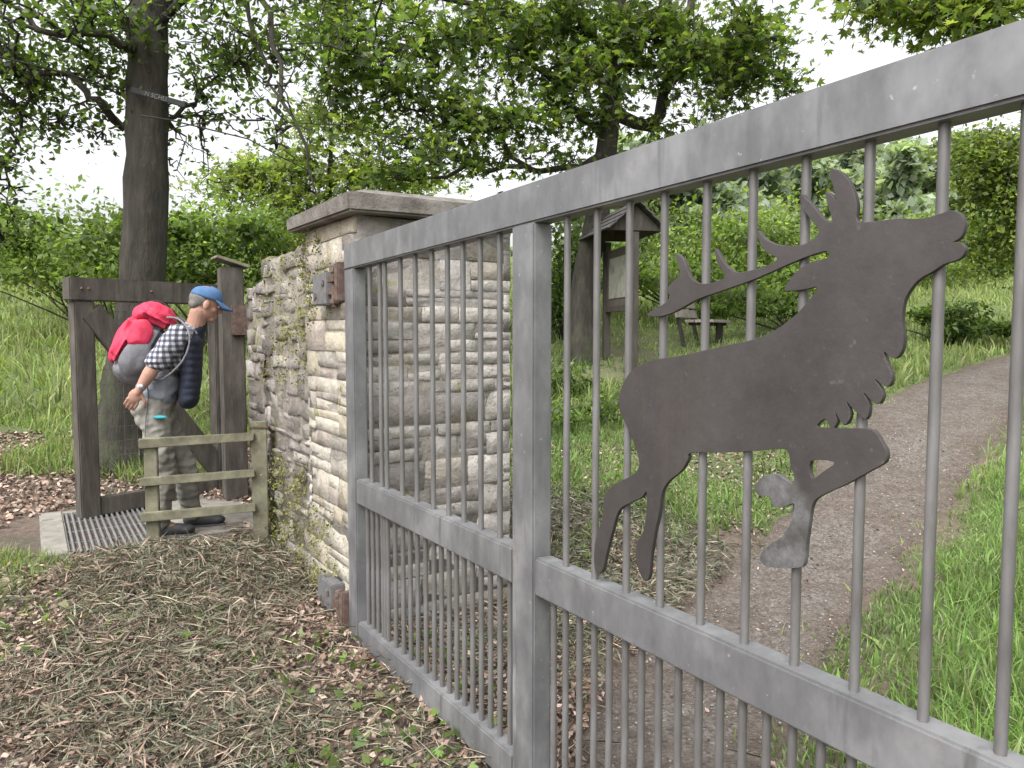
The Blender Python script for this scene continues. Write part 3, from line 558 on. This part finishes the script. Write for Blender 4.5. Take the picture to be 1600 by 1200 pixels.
sm,nt,b=newmat('rusted_stag_plate'); tc=nt.nodes.new('ShaderNodeTexCoord').outputs['Object']
base=ramp(nt,noise(nt,tc,5,10,.78),[(.3,(.033,.029,.027)),(.52,(.051,.045,.043)),(.75,(.072,.065,.062))]).outputs[0]
sp_=ramp(nt,noise(nt,tc,60,4,.6),[(.64,(0,0,0)),(.76,(1,1,1))]).outputs[0]; base=mixc(nt,sp_,base,(.09,.083,.078))
st_=ramp(nt,noise(nt,tc,10,6,.7,(1,1,.12)),[(.58,(0,0,0)),(.75,(1,1,1))]).outputs[0]; base=mixc(nt,st_,base,(.065,.052,.046))
msk=None
for (px,py,r) in ((1210,768,.05),(1222,862,.075),(1250,800,.035)):
    s,z=gtrace(px,py,.012); W=GW(s,.012,z); d=nt.nodes.new('ShaderNodeVectorMath'); d.operation='DISTANCE'; nt.links.new(tc,d.inputs[0]); d.inputs[1].default_value=W
    mr=nt.nodes.new('ShaderNodeMapRange'); mr.inputs[1].default_value=r*1.35; mr.inputs[2].default_value=r*.5; nt.links.new(d.outputs['Value'],mr.inputs[0])
    if msk is None: msk=mr.outputs[0]
    else:
        mx=nt.nodes.new('ShaderNodeMath'); mx.operation='MAXIMUM'; nt.links.new(msk,mx.inputs[0]); nt.links.new(mr.outputs[0],mx.inputs[1]); msk=mx.outputs[0]
hc=ramp(nt,noise(nt,tc,22,7,.75),[(.38,(.065,.062,.06)),(.65,(.16,.16,.163))]).outputs[0]
nt.links.new(mixc(nt,msk,base,hc),b.inputs['Base Color']); b.inputs['Roughness'].default_value=.6; b.inputs['Metallic'].default_value=.15; bump(nt,b,noise(nt,tc,45,6,.7),.35,.003)
me.materials.clear(); me.materials.append(sm); so=bpy.data.objects.new('stag_silhouette',me); link(so); adopt(so,gate,'dark rusted plate cut as leaping stag with antlers')
for zc in (1.72,.14):
    bm=bmesh.new(); addbox(bm,GF,(-.6,.0,zc-.08),(-.38,.07,zc+.08),.006); addbox(bm,GF,(-.57,-.012,zc-.045),(-.54,.001,zc-.015),.004); addbox(bm,GF,(-.45,-.012,zc+.015),(-.42,.001,zc+.045),.004)
    adopt(from_bm('hinge_bracket',bm,oldmetal),gate)
    bm=bmesh.new(); addbox(bm,GF,(-.38,.0,zc-.035),(-.15,.03,zc-.0),.004); addbox(bm,GF,(-.19,-.03,zc-.075),(-.142,.06,zc+.11),.006)
    addbox(bm,GF,(-.3,-.03,zc+.02),(-.19,.02,zc+.05),.004)
    bmesh.ops.create_cone(bm,cap_ends=True,segments=16,radius1=.016,radius2=.016,depth=.19,matrix=Matrix.Translation(GW(-.25,-.005,zc)))
    for dz in (-.07,.03,.08): bmesh.ops.create_cone(bm,cap_ends=True,segments=6,radius1=.026,radius2=.026,depth=.02,matrix=Matrix.Translation(GW(-.25,-.005,zc+dz)))
    adopt(from_bm('hinge',bm,rust),gate)
# ------------------------------------------------------------ wooden gate, posts, fence
A_=Vector((-3.14,5.62,0)); B_=Vector((-2.45,6.55,0)); gd=(B_-A_).normalized(); gz=.14
fr=Matrix(((gd.x,-gd.y,0,A_.x),(gd.y,gd.x,0,A_.y),(0,0,1,gz),(0,0,0,1))); Lg=(B_-A_).length
wg=empty('wooden_gate',A_+Vector((0,0,gz)),'brown timber framed gate with diagonal brace standing open','gate')
zh=1.76
adopt(fbox('post',fr,(-.07,-.05,-.02),(.07,.05,zh-.17),darkwood,.008),wg)
adopt(fbox('post',fr,(Lg-.12,-.06,-.02),(Lg+.04,.06,zh-.17),darkwood,.008),wg)
adopt(fbox('top_beam',fr,(-.1,-.06,zh-.168),(Lg+.12,.06,zh),darkwood,.008),wg)
adopt(fbox('bottom_beam',fr,(.072,-.05,0),(Lg-.122,.05,.13),darkwood,.008),wg)
adopt(beam('brace',fr@Vector((.05,-.03,zh-.24)),fr@Vector((Lg-.1,-.03,.2)),.05,.17,darkwood),wg)
wires=[]
for i in range(13): 
    z=.2+i*.11; wires.append(([fr@Vector((.05,.062,z)),fr@Vector((.6,.063,z)),fr@Vector((Lg,.062,z))],.0013,4))
for i in range(11):
    u=.12+i*.1; wires.append(([fr@Vector((u,.064,.1)),fr@Vector((u,.064,.8)),fr@Vector((u,.064,zh-.1))],.0013,4))
adopt(tubes_mesh('wire_mesh',wires,oldmetal),wg)
for u in (-.02,.03,.5,1.0):
    bm=bmesh.new(); bmesh.ops.create_icosphere(bm,subdivisions=1,radius=.012,matrix=Matrix.Translation(fr@Vector((u,-.062,zh-.08)))); adopt(from_bm('bolt_head',bm,rust),wg)
gp=at(362,520,6.2); gp.z=.2
pp=empty('gate_post',gp,'tall brown timber gate post with small sloping cap','post')
fp=Matrix.Translation(gp)@Matrix.Rotation(math.radians(32),4,'Z')
adopt(fbox('post_shaft',fp,(-.085,-.085,-.1),(.085,.085,1.82),darkwood,.008),pp)
bm=bmesh.new(); addbox(bm,fp@Matrix.Translation((0,0,1.85))@Matrix.Rotation(math.radians(16),4,'Y'),(-.13,-.12,0),(.13,.12,.025),.003); adopt(from_bm('cap',bm,lichwood),pp)
adopt(fbox('latch',fp,(-.02,-.12,1.28),(.1,-.086,1.52),rust,.004),pp)
f1=Vector((-2.255,4.76,.08)); f2=Vector((-1.66,5.0,.08)); fe=empty('low_fence',f1,'low weathered lichen covered timber rail fence','fence')
for f,h,w_ in ((f1,.77,.038),(f2,.84,.048)):
    m=Matrix.Translation(f)@Matrix.Rotation(math.radians(20),4,'Z'); adopt(fbox('post',m,(-w_,-w_,-.1),(w_,w_,h),lichwood,.006,.004),fe)
dv=(f2-f1).normalized()
for z,hh_ in ((.74,.055),(.5,.05),(.28,.055)):
    adopt(beam('rail',f1+dv*-.06+Vector((.015,-.05,z)),f2+dv*-.03+Vector((.02,-.06,z+.012)),.028,hh_,lichwood,.004,.004),fe)
adopt(fbox('rusty_plate',Matrix.Translation(f2)@Matrix.Rotation(math.radians(20),4,'Z'),(-.055,-.056,.8),(.06,.052,.815),rust,.002),fe)
cg=empty('cattle_grid',(-2.75,5.1,.12),'steel bar cattle grid set in a concrete surround','cattle grid')
G0=Vector((-2.72,4.66,0)); cf=Matrix(((U.x,N.x,0,G0.x),(U.y,N.y,0,G0.y),(0,0,1,.0),(0,0,0,1)))
LG=1.22; WG=.62
bm=bmesh.new()
addbox(bm,cf,(-.06,-.15,-.1),(LG+.06,-.0,.15),.012,.006); addbox(bm,cf,(-.02,WG,-.1),(LG+.06,WG+.62,.15),.012,.006); addbox(bm,cf,(LG,-.01,-.1),(LG+.1,WG+.01,.145),.008); addbox(bm,cf,(-.055,-.01,-.1),(.0,WG+.01,.12),.008)
adopt(from_bm('concrete_surround',bm,concrete),cg)
adopt(fbox('pit_floor',cf,(0,0,.02),(LG,WG,.1),M('dark_pit',[(.05,.042,.032),(.09,.075,.06)],10)),cg)
gb=M('worn_steel_bar',[(.15,.148,.145),(.24,.24,.24)],12,.5,.3,.1)
for i in range(17):
    d=.02+i*(WG-.04)/16
    V,F=tube([cf@Vector((0,d,.138)),cf@Vector((.6,d,.138)),cf@Vector((LG,d,.138))],.0095,10); adopt(mk('bar',V,[F],gb,smooth=True),cg)
for q in (.3,.62,.94): adopt(fbox('cross_bar',cf,(q,.002,.115),(q+.03,WG-.002,.132),gb,.002),cg)
# ------------------------------------------------------------ notice board
n1=Vector((1.47,12.,0)); n2=Vector((1.70,10.75,0)); nz=float(T(1.6,11.3))-.05
nb=empty('notice_board',(1.6,11.3,nz),'roofed timber notice board on two posts','notice board')
nx_=(n2-n1).normalized(); nf=Matrix(((nx_.x,-nx_.y,0,n1.x),(nx_.y,nx_.x,0,n1.y),(0,0,1,nz),(0,0,0,1))); Ln=(n2-n1).length
adopt(fbox('post',nf,(-.05,-.05,-.1),(.05,.05,2.0),blackwood,.006),nb); adopt(fbox('post',nf,(Ln-.05,-.05,-.1),(Ln+.05,.05,2.0),blackwood,.006),nb)
adopt(fbox('panel',nf,(.07,-.02,1.0),(Ln-.07,.02,1.85),M('board_panel',[(.05,.04,.03),(.09,.075,.06)],5),.004),nb)
for yy in (-.03,.022): adopt(fbox('poster',nf,(.2,yy,1.12),(Ln-.2,yy+.008,1.72),M('faded_poster',[(.14,.14,.115),(.26,.255,.22),(.11,.11,.09)],4),.001),nb)
adopt(fbox('crossbar',nf,(.051,-.04,.92),(Ln-.051,.04,1.0),blackwood,.004),nb)
shingle=M('dark_roof_shingle',[(.03,.026,.026),(.055,.05,.05),(.08,.072,.072)],8,.85,0,.6,18,.01)
bm=bmesh.new()
for sgn in (1,-1):
    for k in range(4):
        m=nf@Matrix.Translation((0,0,2.4))@Matrix.Rotation(sgn*math.radians(-38),4,'X')
        a0=sgn*(k*.135); a1=sgn*(.16+k*.135); y0,y1=min(a0,a1),max(a0,a1); addbox(bm,m@Matrix.Translation((0,0,-.012*k)),(-.2,y0,0),(Ln+.15,y1,.02),.002)
adopt(from_bm('roof',bm,shingle),nb)
for u in (0,Ln):
    bm=bmesh.new()
    v=[bm.verts.new(nf@Vector((u+du,y,z))) for du in (-.03,.03) for (y,z) in ((-.4,2.02),(.4,2.02),(0,2.36))]
    bm.faces.new(v[:3]);bm.faces.new(v[3:]); 
    for i in range(3): bm.faces.new([v[i],v[(i+1)%3],v[3+(i+1)%3],v[3+i]])
    adopt(from_bm('gable',bm,blackwood),nb)
bx=at(1100,520,13.6); bz=float(T(bx.x,bx.y)); be=empty('park_bench',(bx.x,bx.y,bz),'weathered timber bench on dark supports','bench')
bf=Matrix.Translation((bx.x,bx.y,bz-.02))@Matrix.Rotation(math.radians(60),4,'Z')
bw=M('bench_wood',[(.14,.12,.1),(.23,.205,.18),(.3,.28,.25)],8,.85,0,.3,30)
bm=bmesh.new()
for k in range(3): addbox(bm,bf,(-.6,-.33+k*.17,.40),(.6,-.18+k*.17,.45),.006)
adopt(from_bm('seat',bm,bw),be)
bm=bmesh.new(); 
for k in range(2): addbox(bm,bf@Matrix.Translation((0,.19,0))@Matrix.Rotation(math.radians(-12),4,'X'),(-.6,0,.5+k*.18),(.6,.04,.65+k*.18),.006)
adopt(from_bm('backrest',bm,bw),be)
for xx in (-.46,.38): 
    bm=bmesh.new(); addbox(bm,bf,(xx,-.22,-.15),(xx+.08,-.1,.35),.006); addbox(bm,bf,(xx,-.28,.35),(xx+.08,.14,.398),.006); addbox(bm,bf@Matrix.Translation((0,.16,0))@Matrix.Rotation(math.radians(-12),4,'X'),(xx,.045,-.15),(xx+.08,.1,.82),.006); adopt(from_bm('leg',bm,blackwood),be)
# ------------------------------------------------------------ person
YM=5.06
def m_(px,py,dy=0): return at(px-7,py,YM+dy)
def ell(bm,c,r,M3=None):
    M4=Matrix.Translation(c)@(M3.to_4x4() if M3 else Matrix.Identity(4))@Matrix.Diagonal((*r,1)); bmesh.ops.create_icosphere(bm,subdivisions=3,radius=1,matrix=M4)
def cap(bm,p1,r1,p2,r2,seg=16):
    p1=Vector(p1);p2=Vector(p2); d=p2-p1; L=d.length; q=d.to_track_quat('Z','Y').to_matrix().to_4x4()
    bmesh.ops.create_cone(bm,cap_ends=True,segments=seg,radius1=r1,radius2=r2,depth=L,matrix=Matrix.Translation((p1+p2)/2)@q)
    for p,r in ((p1,r1),(p2,r2)): bmesh.ops.create_icosphere(bm,subdivisions=2,radius=r,matrix=Matrix.Translation(p))
def remesh(name,bm,mat,vox=.008,it=4,par=None,folds=0,fs=9.,st=(1,1,1)):
    me=bpy.data.meshes.new(name); bm.to_mesh(me); bm.free(); o=bpy.data.objects.new(name,me); link(o)
    r=o.modifiers.new('r','REMESH'); r.mode='VOXEL'; r.voxel_size=vox; r.use_smooth_shade=True
    s=o.modifiers.new('s','SMOOTH'); s.factor=.5; s.iterations=it
    dg=bpy.context.evaluated_depsgraph_get(); m2=bpy.data.meshes.new_from_object(o.evaluated_get(dg)); o.modifiers.clear(); o.data=m2; m2.name=name
    if folds:
        nn=[v.normal.copy() for v in m2.vertices]
        for v,n_ in zip(m2.vertices,nn):
            q=Vector((v.co.x*st[0],v.co.y*st[1],v.co.z*st[2]))*fs
            w=1-abs(mnoise.noise(q))*2.2; w2=mnoise.noise(q*2.3)
            v.co+=n_*folds*(w*.6+w2*.4-.3)
    m2.materials.clear(); m2.materials.append(mat)
    for p in m2.polygons: p.use_smooth=True
    if par: adopt(o,par)
    return o
fwd=Vector((.93,.36,0)).normalized(); lft=Vector((-fwd.y,fwd.x,0))
skin=M('skin',[(.32,.175,.13),(.4,.235,.175)],12,.65,0,.1,60)
hipc=m_(248,636); gz0=.14
pe=empty('person',(hipc.x,hipc.y,gz0),'hiker leaning forward in blue cap, plaid shirt, navy vest, khaki trousers','person')
hipR=hipc-lft*.08; hipL=hipc+lft*.08
kneeR=m_(264,740,-.05); ankR=m_(258,834,-.05); kneeL=m_(298,733,.14); ankL=m_(308,814,.22)
ankR.z=gz0+.1; ankL.z=gz0+.1
waist=m_(262,600); chest=m_(287,549); neckb=m_(312,510); 
shR=m_(287,523)-lft*.165; shL=m_(299,520)+lft*.165
elR=m_(249,571,-.2); wrR=m_(225,608,-.22)
elL=m_(290,568,.2); wrL=m_(284,600,.12)
hc=m_(328,474)
tors=(neckb-hipc).normalized(); tx=(fwd-tors*fwd.dot(tors)).normalized(); T3=Matrix((tx,lft,tors)).transposed()
hfw=Vector((.84,.54,0)).normalized()
hup=Vector((.33,.17,1)).normalized(); hx=(hfw-hup*hfw.dot(hup)).normalized(); hy=hup.cross(hx); H3=Matrix((hx,hy,hup)).transposed()
hh=lambda x,y,z: hc+H3@Vector((x,y,z))
bm=bmesh.new()
cap(bm,neckb,.06,hh(-.02,0,-.06),.055)
ell(bm,hh(-.005,0,.025),(.096,.074,.088),H3); ell(bm,hh(.015,0,-.035),(.073,.058,.078),H3); ell(bm,hh(.06,0,-.085),(.032,.033,.025),H3)
ell(bm,hh(.1,0,-.02),(.02,.013,.016),H3); cap(bm,hh(.088,0,.015),.009,hh(.104,0,-.018),.012); ell(bm,hh(.083,0,.03),(.016,.045,.012),H3)
ell(bm,hh(.086,0,-.055),(.012,.024,.007),H3); ell(bm,hh(.086,0,-.066),(.011,.02,.007),H3)
for sg_ in (1,-1): ell(bm,hh(-.005,.075*sg_,-.012),(.02,.01,.032),H3); ell(bm,hh(.05,.043*sg_,-.025),(.025,.018,.02),H3)
ell(bm,chest,(.09,.145,.16),T3); ell(bm,waist,(.08,.12,.13),T3); ell(bm,hipc,(.09,.14,.1),T3)
for hp,kn,an in ((hipR,kneeR,ankR),(hipL,kneeL,ankL)):
    cap(bm,hp,.075,kn,.05); cap(bm,kn,.05,an,.035); cap(bm,an,.035,an+fwd*.14+Vector((0,0,-.06)),.03)
for sh,el,wr in ((shR,elR,wrR),(shL,elL,wrL)):
    cap(bm,neckb-tors*.04,.055,sh,.05); cap(bm,sh,.05,el,.04); cap(bm,el,.041,el.lerp(wr,.35),.045); cap(bm,el.lerp(wr,.35),.045,wr,.028)
def hand(bm,wr,a,b,c):
    q=Matrix((b,c,a)).transposed(); ell(bm,wr+a*.05,(.042,.017,.052),q); cap(bm,wr,.026,wr+a*.03,.024)
    for i,(L,o_) in enumerate(((.07,.033),(.08,.011),(.075,-.011),(.058,-.031))):
        p0=wr+a*.085+b*o_; p1=p0+a*L*.5+c*.012; p2=p1+(a*.75+c*.65).normalized()*L*.35; p3=p2+(a*.35+c*.9).normalized()*L*.3
        cap(bm,p0,.0098,p1,.0092,8); cap(bm,p1,.0092,p2,.0085,8); cap(bm,p2,.0085,p3,.0075,8)
    p0=wr+a*.03+b*.03; p1=p0+(a*.6+b*.75).normalized()*.045; p2=p1+(a*.9+b*.25+c*.3).normalized()*.035; cap(bm,p0,.013,p1,.0115,8); cap(bm,p1,.0115,p2,.0095,8)
aR=(m_(209,635,-.23)-wrR).normalized(); bR=(fwd-aR*fwd.dot(aR)).normalized(); cR=aR.cross(bR); 
if cR.dot(lft)<0: cR=-cR
hand(bm,wrR,aR,bR,cR)
aL=Vector((-.35,-.1,-.93)).normalized(); bL=(fwd-aL*fwd.dot(aL)).normalized(); cL=aL.cross(bL); 
if cL.dot(lft)>0: cL=-cL
hand(bm,wrL,aL,bL,cL)
remesh('body',bm,skin,.0048,2,pe)
em=M('eye_white',[(.6,.6,.58),(.65,.65,.63)],5,.3,0,0); pm_=M('dark_iris',[(.02,.02,.02),(.04,.03,.02)],5,.2,0,0)
for sg_ in (1,-1):
    bm=bmesh.new(); ell(bm,hh(.076,.03*sg_,.006),(.012,.013,.009),H3); adopt(from_bm('eye',bm,em,True),pe)
    bm=bmesh.new(); ell(bm,hh(.0855,.03*sg_,.006),(.004,.006,.006),H3); adopt(from_bm('iris',bm,pm_,True),pe)
hair=M('grey_hair',[(.08,.075,.068),(.2,.19,.175)],60,.8,0,.6,120,.003)
bm=bmesh.new(); ell(bm,hh(-.032,0,.02),(.078,.077,.07),H3); ell(bm,hh(-.062,0,-.02),(.038,.056,.045),H3); remesh('hair',bm,hair,.006,2,pe)
bluecap=M('blue_cap_cloth',[(.045,.1,.21),(.07,.15,.29)],14,.9,0,.4,150,.001)
V=[];n=28;m=10
for i in range(m+1):
    ph=math.pi/2*i/m
    for j in range(n):
        th=2*math.pi*j/n; V.append(hh(-.004+.105*math.cos(th)*math.cos(ph)**.75,.086*math.sin(th)*math.cos(ph)**.75,.03+(.083+.008*math.cos(th))*math.sin(ph)))
F=[(i*n+j,i*n+(j+1)%n,(i+1)*n+(j+1)%n,(i+1)*n+j) for i in range(m) for j in range(n)]
o=mk('cap_crown',np.array([list(v) for v in V]),[np.array(F)],bluecap,smooth=True); adopt(o,pe); o.modifiers.new('s','SOLIDIFY').thickness=.004
V=[];F=[]
for i in range(13):
    th=-1.15+2.3*i/12
    for k in range(5):
        t=k/4; V.append(hh(-.004+.103*math.cos(th)+.08*t*max(0,math.cos(th*.9))**.5,.086*math.sin(th)*(1-.12*t),.035-.02*t-.018*abs(math.sin(th))*t))
for i in range(12):
    for k in range(4): a=i*5+k; F.append((a,a+5,a+6,a+1))
o=mk('cap_brim',np.array([list(v) for v in V]),[np.array(F)],bluecap,smooth=True); adopt(o,pe); o.modifiers.new('s','SOLIDIFY').thickness=.005
khaki=M('khaki_trouser_cloth',[(.19,.185,.16),(.222,.214,.188),(.25,.243,.214)],5,.9,0,.4,26,.008,stretch=(1,1,.5))
bm=bmesh.new(); ell(bm,hipc+tors*.01,(.12,.16,.115),T3); ell(bm,hipc-tx*.04-tors*.02,(.095,.14,.1),T3); ell(bm,hipc+Vector((0.01,0,-.07)),(.12,.155,.1))
for hp,kn,an in ((hipR,kneeR,ankR),(hipL,kneeL,ankL)):
    an2=kn.lerp(an,.96); cap(bm,hp,.102,kn,.077); cap(bm,kn,.077,kn.lerp(an,.5)+Vector((-.01,0,0)),.073); cap(bm,kn.lerp(an,.5)+Vector((-.01,0,0)),.073,an2,.064)
    ell(bm,kn.lerp(an,.88),(.078,.076,.03)); ell(bm,kn.lerp(hp,.3)-lft*.055*(1 if hp is hipR else -1),(.055,.04,.08))
remesh('trousers',bm,khaki,.0075,3,pe,.014,10,(1,1,1.6))
tsh=M('grey_tshirt_cloth',[(.2,.22,.26),(.28,.3,.34)],9,.9,0,.5,22,.01)
bm=bmesh.new(); ell(bm,waist-tors*.02,(.107,.145,.14),T3); ell(bm,waist-tors*.08,(.118,.16,.08),T3); remesh('tshirt',bm,tsh,.007,3,pe,.012,10)
pl_,nt,b=newmat('plaid_shirt_cloth'); tc=nt.nodes.new('ShaderNodeTexCoord').outputs['Object']
outs=[]
for dirn in ('X','Z'):
    w_=nt.nodes.new('ShaderNodeTexWave'); w_.bands_direction=dirn; w_.inputs['Scale'].default_value=9; w_.inputs['Distortion'].default_value=.6; nt.links.new(tc,w_.inputs['Vector']); outs.append(ramp(nt,w_.outputs['Fac'],[(.4,(1,1,1)),(.62,(.32,.33,.39))]).outputs[0])
c=mixc(nt,1.,outs[0],outs[1],'MULTIPLY'); c=mixc(nt,1.,c,(.42,.42,.44),'MULTIPLY'); nt.links.new(c,b.inputs['Base Color']); b.inputs['Roughness'].default_value=.9
bump(nt,b,noise(nt,tc,20,4),.4,.01)
bm=bmesh.new(); ell(bm,chest,(.115,.17,.165),T3); cap(bm,neckb-tors*.05,.062,neckb+tors*.005,.058)
for sh,el in ((shR,elR),(shL,elL)): cap(bm,neckb-tors*.065,.066,sh,.07); cap(bm,sh,.073,sh.lerp(el,.85),.073); ell(bm,sh.lerp(el,.87),(.075,.075,.03))
remesh('shirt',bm,pl_,.006,3,pe,.014,11)
navy=M('navy_vest_cloth',[(.011,.015,.03),(.022,.028,.05)],12,.9,0,.6,24,.01)
bm=bmesh.new()
vt0=m_(303,535); vt1=m_(302,622)
for k in range(9):
    t=k/8; p=vt0.lerp(vt1,t)+tx*(.008*math.sin(t*3)); ell(bm,p,(.088-.024*t,.162-.012*t,.075),T3)
cap(bm,neckb-tors*.07+tx*.015,.064,neckb+tors*.005+tx*.01,.061)
ell(bm,shR+(neckb-shR)*.35-tors*.05+tx*.03,(.055,.055,.09),T3); ell(bm,shL+(neckb-shL)*.35-tors*.05+tx*.03,(.055,.055,.09),T3)
remesh('vest',bm,navy,.006,5,pe,.008,9,(1,1,.5))
boot=M('dark_boot_leather',[(.02,.02,.022),(.05,.05,.052)],14,.6,0,.3)
sole=M('grey_boot_sole',[(.08,.08,.08),(.12,.12,.12)],14,.8,0,.3)
for an in (ankR,ankL):
    g0=Vector((an.x,an.y,gz0+.015)); fd=fwd
    bm=bmesh.new(); cap(bm,an,.05,g0+Vector((0,0,.05)),.05); cap(bm,g0+fd*-.02+Vector((0,0,.045)),.044,g0+fd*.13+Vector((0,0,.035)),.041); ell(bm,g0+fd*.16+Vector((0,0,.032)),(.055,.046,.034),Matrix((fd,lft,Vector((0,0,1)))).transposed())
    remesh('boot',bm,boot,.007,2,pe)
    bm=bmesh.new(); mS=Matrix.Translation(g0)@Matrix((fd,lft,Vector((0,0,1)))).transposed().to_4x4(); addbox(bm,mS,(-.075,-.046,-.012),(.215,.046,.008),.01); adopt(from_bm('boot_sole',bm,sole),pe)
d=(wrR-elR).normalized(); bm=bmesh.new(); bmesh.ops.create_cone(bm,cap_ends=False,segments=20,radius1=.032,radius2=.032,depth=.02,matrix=Matrix.Translation(wrR-d*.02)@d.to_track_quat('Z','Y').to_matrix().to_4x4()); ell(bm,wrR-d*.02-lft*.03,(.016,.006,.016)); 
adopt(from_bm('wrist_watch',bm,M('silver_watch',[(.3,.3,.32),(.5,.5,.52)],20,.3,.8,0)),pe)
bm=bmesh.new(); ell(bm,m_(256,652,-.155),(.05,.02,.013)); adopt(from_bm('turquoise_pouch',bm,M('turquoise_cloth',[(.02,.2,.25),(.04,.29,.34)],20,.8,0,.2),True),pe)
# backpack
pc=m_(232,538,-.02); pu=Vector((.46,.12,.87)).normalized(); px_=(-fwd-pu*(-fwd).dot(pu)).normalized(); py_=pu.cross(px_); B3=Matrix((px_,py_,pu)).transposed()*1.1
bp=empty('backpack',pc,'bulky red and grey hiking backpack worn by the hiker','backpack')
PB=lambda x,y,z: pc+B3@Vector((x,y,z))
greyc=M('grey_nylon',[(.11,.11,.125),(.17,.17,.185)],10,.75,0,.6,22,.012); redc=M('red_nylon',[(.42,.016,.05),(.57,.032,.085)],10,.65,0,.6,20,.012); blk=M('black_webbing',[(.02,.02,.022),(.04,.04,.042)],20,.8,0,.2)
def pbox(bm,a,b,bev): addbox(bm,Matrix.Translation(pc)@B3.to_4x4(),a,b,bev)
bm=bmesh.new(); pbox(bm,(-.1,-.14,-.22),(.09,.14,.17),.06); ell(bm,PB(-.01,0,-.17),(.105,.14,.08),B3); ell(bm,PB(-.0,-.13,-.08),(.08,.04,.12),B3); ell(bm,PB(-.0,.13,-.08),(.08,.04,.12),B3)
remesh('main_compartment',bm,greyc,.006,8,bp,.012,9,(1,1,.7))
bm=bmesh.new(); pbox(bm,(-.1,-.15,.14),(.12,.15,.225),.04); ell(bm,PB(.01,0,.2),(.11,.14,.06),B3); ell(bm,PB(.08,0,.16),(.06,.145,.06),B3)
remesh('lid',bm,redc,.006,8,bp,.013,10)
bm=bmesh.new(); pbox(bm,(.055,-.14,-.15),(.135,.14,.145),.04); ell(bm,PB(.1,0,-.02),(.06,.125,.16),B3); ell(bm,PB(.04,-.135,.06),(.07,.03,.09),B3); ell(bm,PB(.04,.135,.06),(.07,.03,.09),B3)
remesh('front_panel',bm,redc,.006,8,bp,.013,9,(1,1,.7))
def strap(pts,w,mat,name):
    Q=resample(np.array([list(p) for p in pts]),18); o=tubes_mesh(name,[(Q,w,6)],mat); adopt(o,bp)
strap([m_(268,496,-.13),m_(285,498,-.17),m_(300,513,-.21),m_(303,537,-.225),m_(291,566,-.22),m_(262,592,-.19),m_(240,592,-.15)],.007,greyc,'shoulder_strap')
strap([m_(268,496,.14),m_(289,497,.17),m_(309,518,.2),m_(305,560,.2),m_(270,595,.18)],.007,greyc,'shoulder_strap')
strap([m_(236,596,-.15),m_(239,620,-.17),m_(235,650,-.18),m_(234,690,-.17)],.004,greyc,'hanging_strap')
strap([PB(.12,-.14,.12),PB(.04,-.185,.02),PB(-.1,-.15,-.04)],.004,blk,'compression_strap')
strap([PB(.13,-.09,.2),PB(.05,-.05,.265),PB(-.06,-.03,.255)],.004,blk,'lid_strap')
# ------------------------------------------------------------ light, world, camera
w=bpy.data.worlds.new("World"); scn.world=w; w.use_nodes=True; nt=w.node_tree
EL=math.radians(54); AZ=math.radians(208)
sky=nt.nodes.new('ShaderNodeTexSky'); sky.sky_type='NISHITA'; sky.sun_disc=False; sky.sun_elevation=EL; sky.sun_rotation=AZ; sky.dust_density=6; sky.air_density=1; sky.ozone_density=1
hs=nt.nodes.new('ShaderNodeHueSaturation'); hs.inputs['Saturation'].default_value=.12; hs.inputs['Value'].default_value=2.55; nt.links.new(sky.outputs[0],hs.inputs['Color'])
bg=nt.nodes['Background']; bg.inputs['Strength'].default_value=.15; nt.links.new(hs.outputs[0],bg.inputs['Color'])
sl=bpy.data.lights.new('sun','SUN'); sl.energy=1.3; sl.angle=math.radians(30); sl.color=(1,.96,.9); so=bpy.data.objects.new('sun',sl); link(so)
sd=Vector((math.sin(AZ)*math.cos(EL),math.cos(AZ)*math.cos(EL),math.sin(EL)))
so.rotation_euler=sd.to_track_quat('Z','Y').to_euler()
cd=bpy.data.cameras.new('camera'); cd.lens=27; cd.sensor_width=36; cd.clip_end=2000; cd.clip_start=.05
co=bpy.data.objects.new('camera',cd); link(co); co.location=CAM; co.rotation_euler=(math.pi/2-PITCH,0,0); scn.camera=co
scn.view_settings.view_transform='Standard'; scn.view_settings.look='None'; scn.view_settings.exposure=0
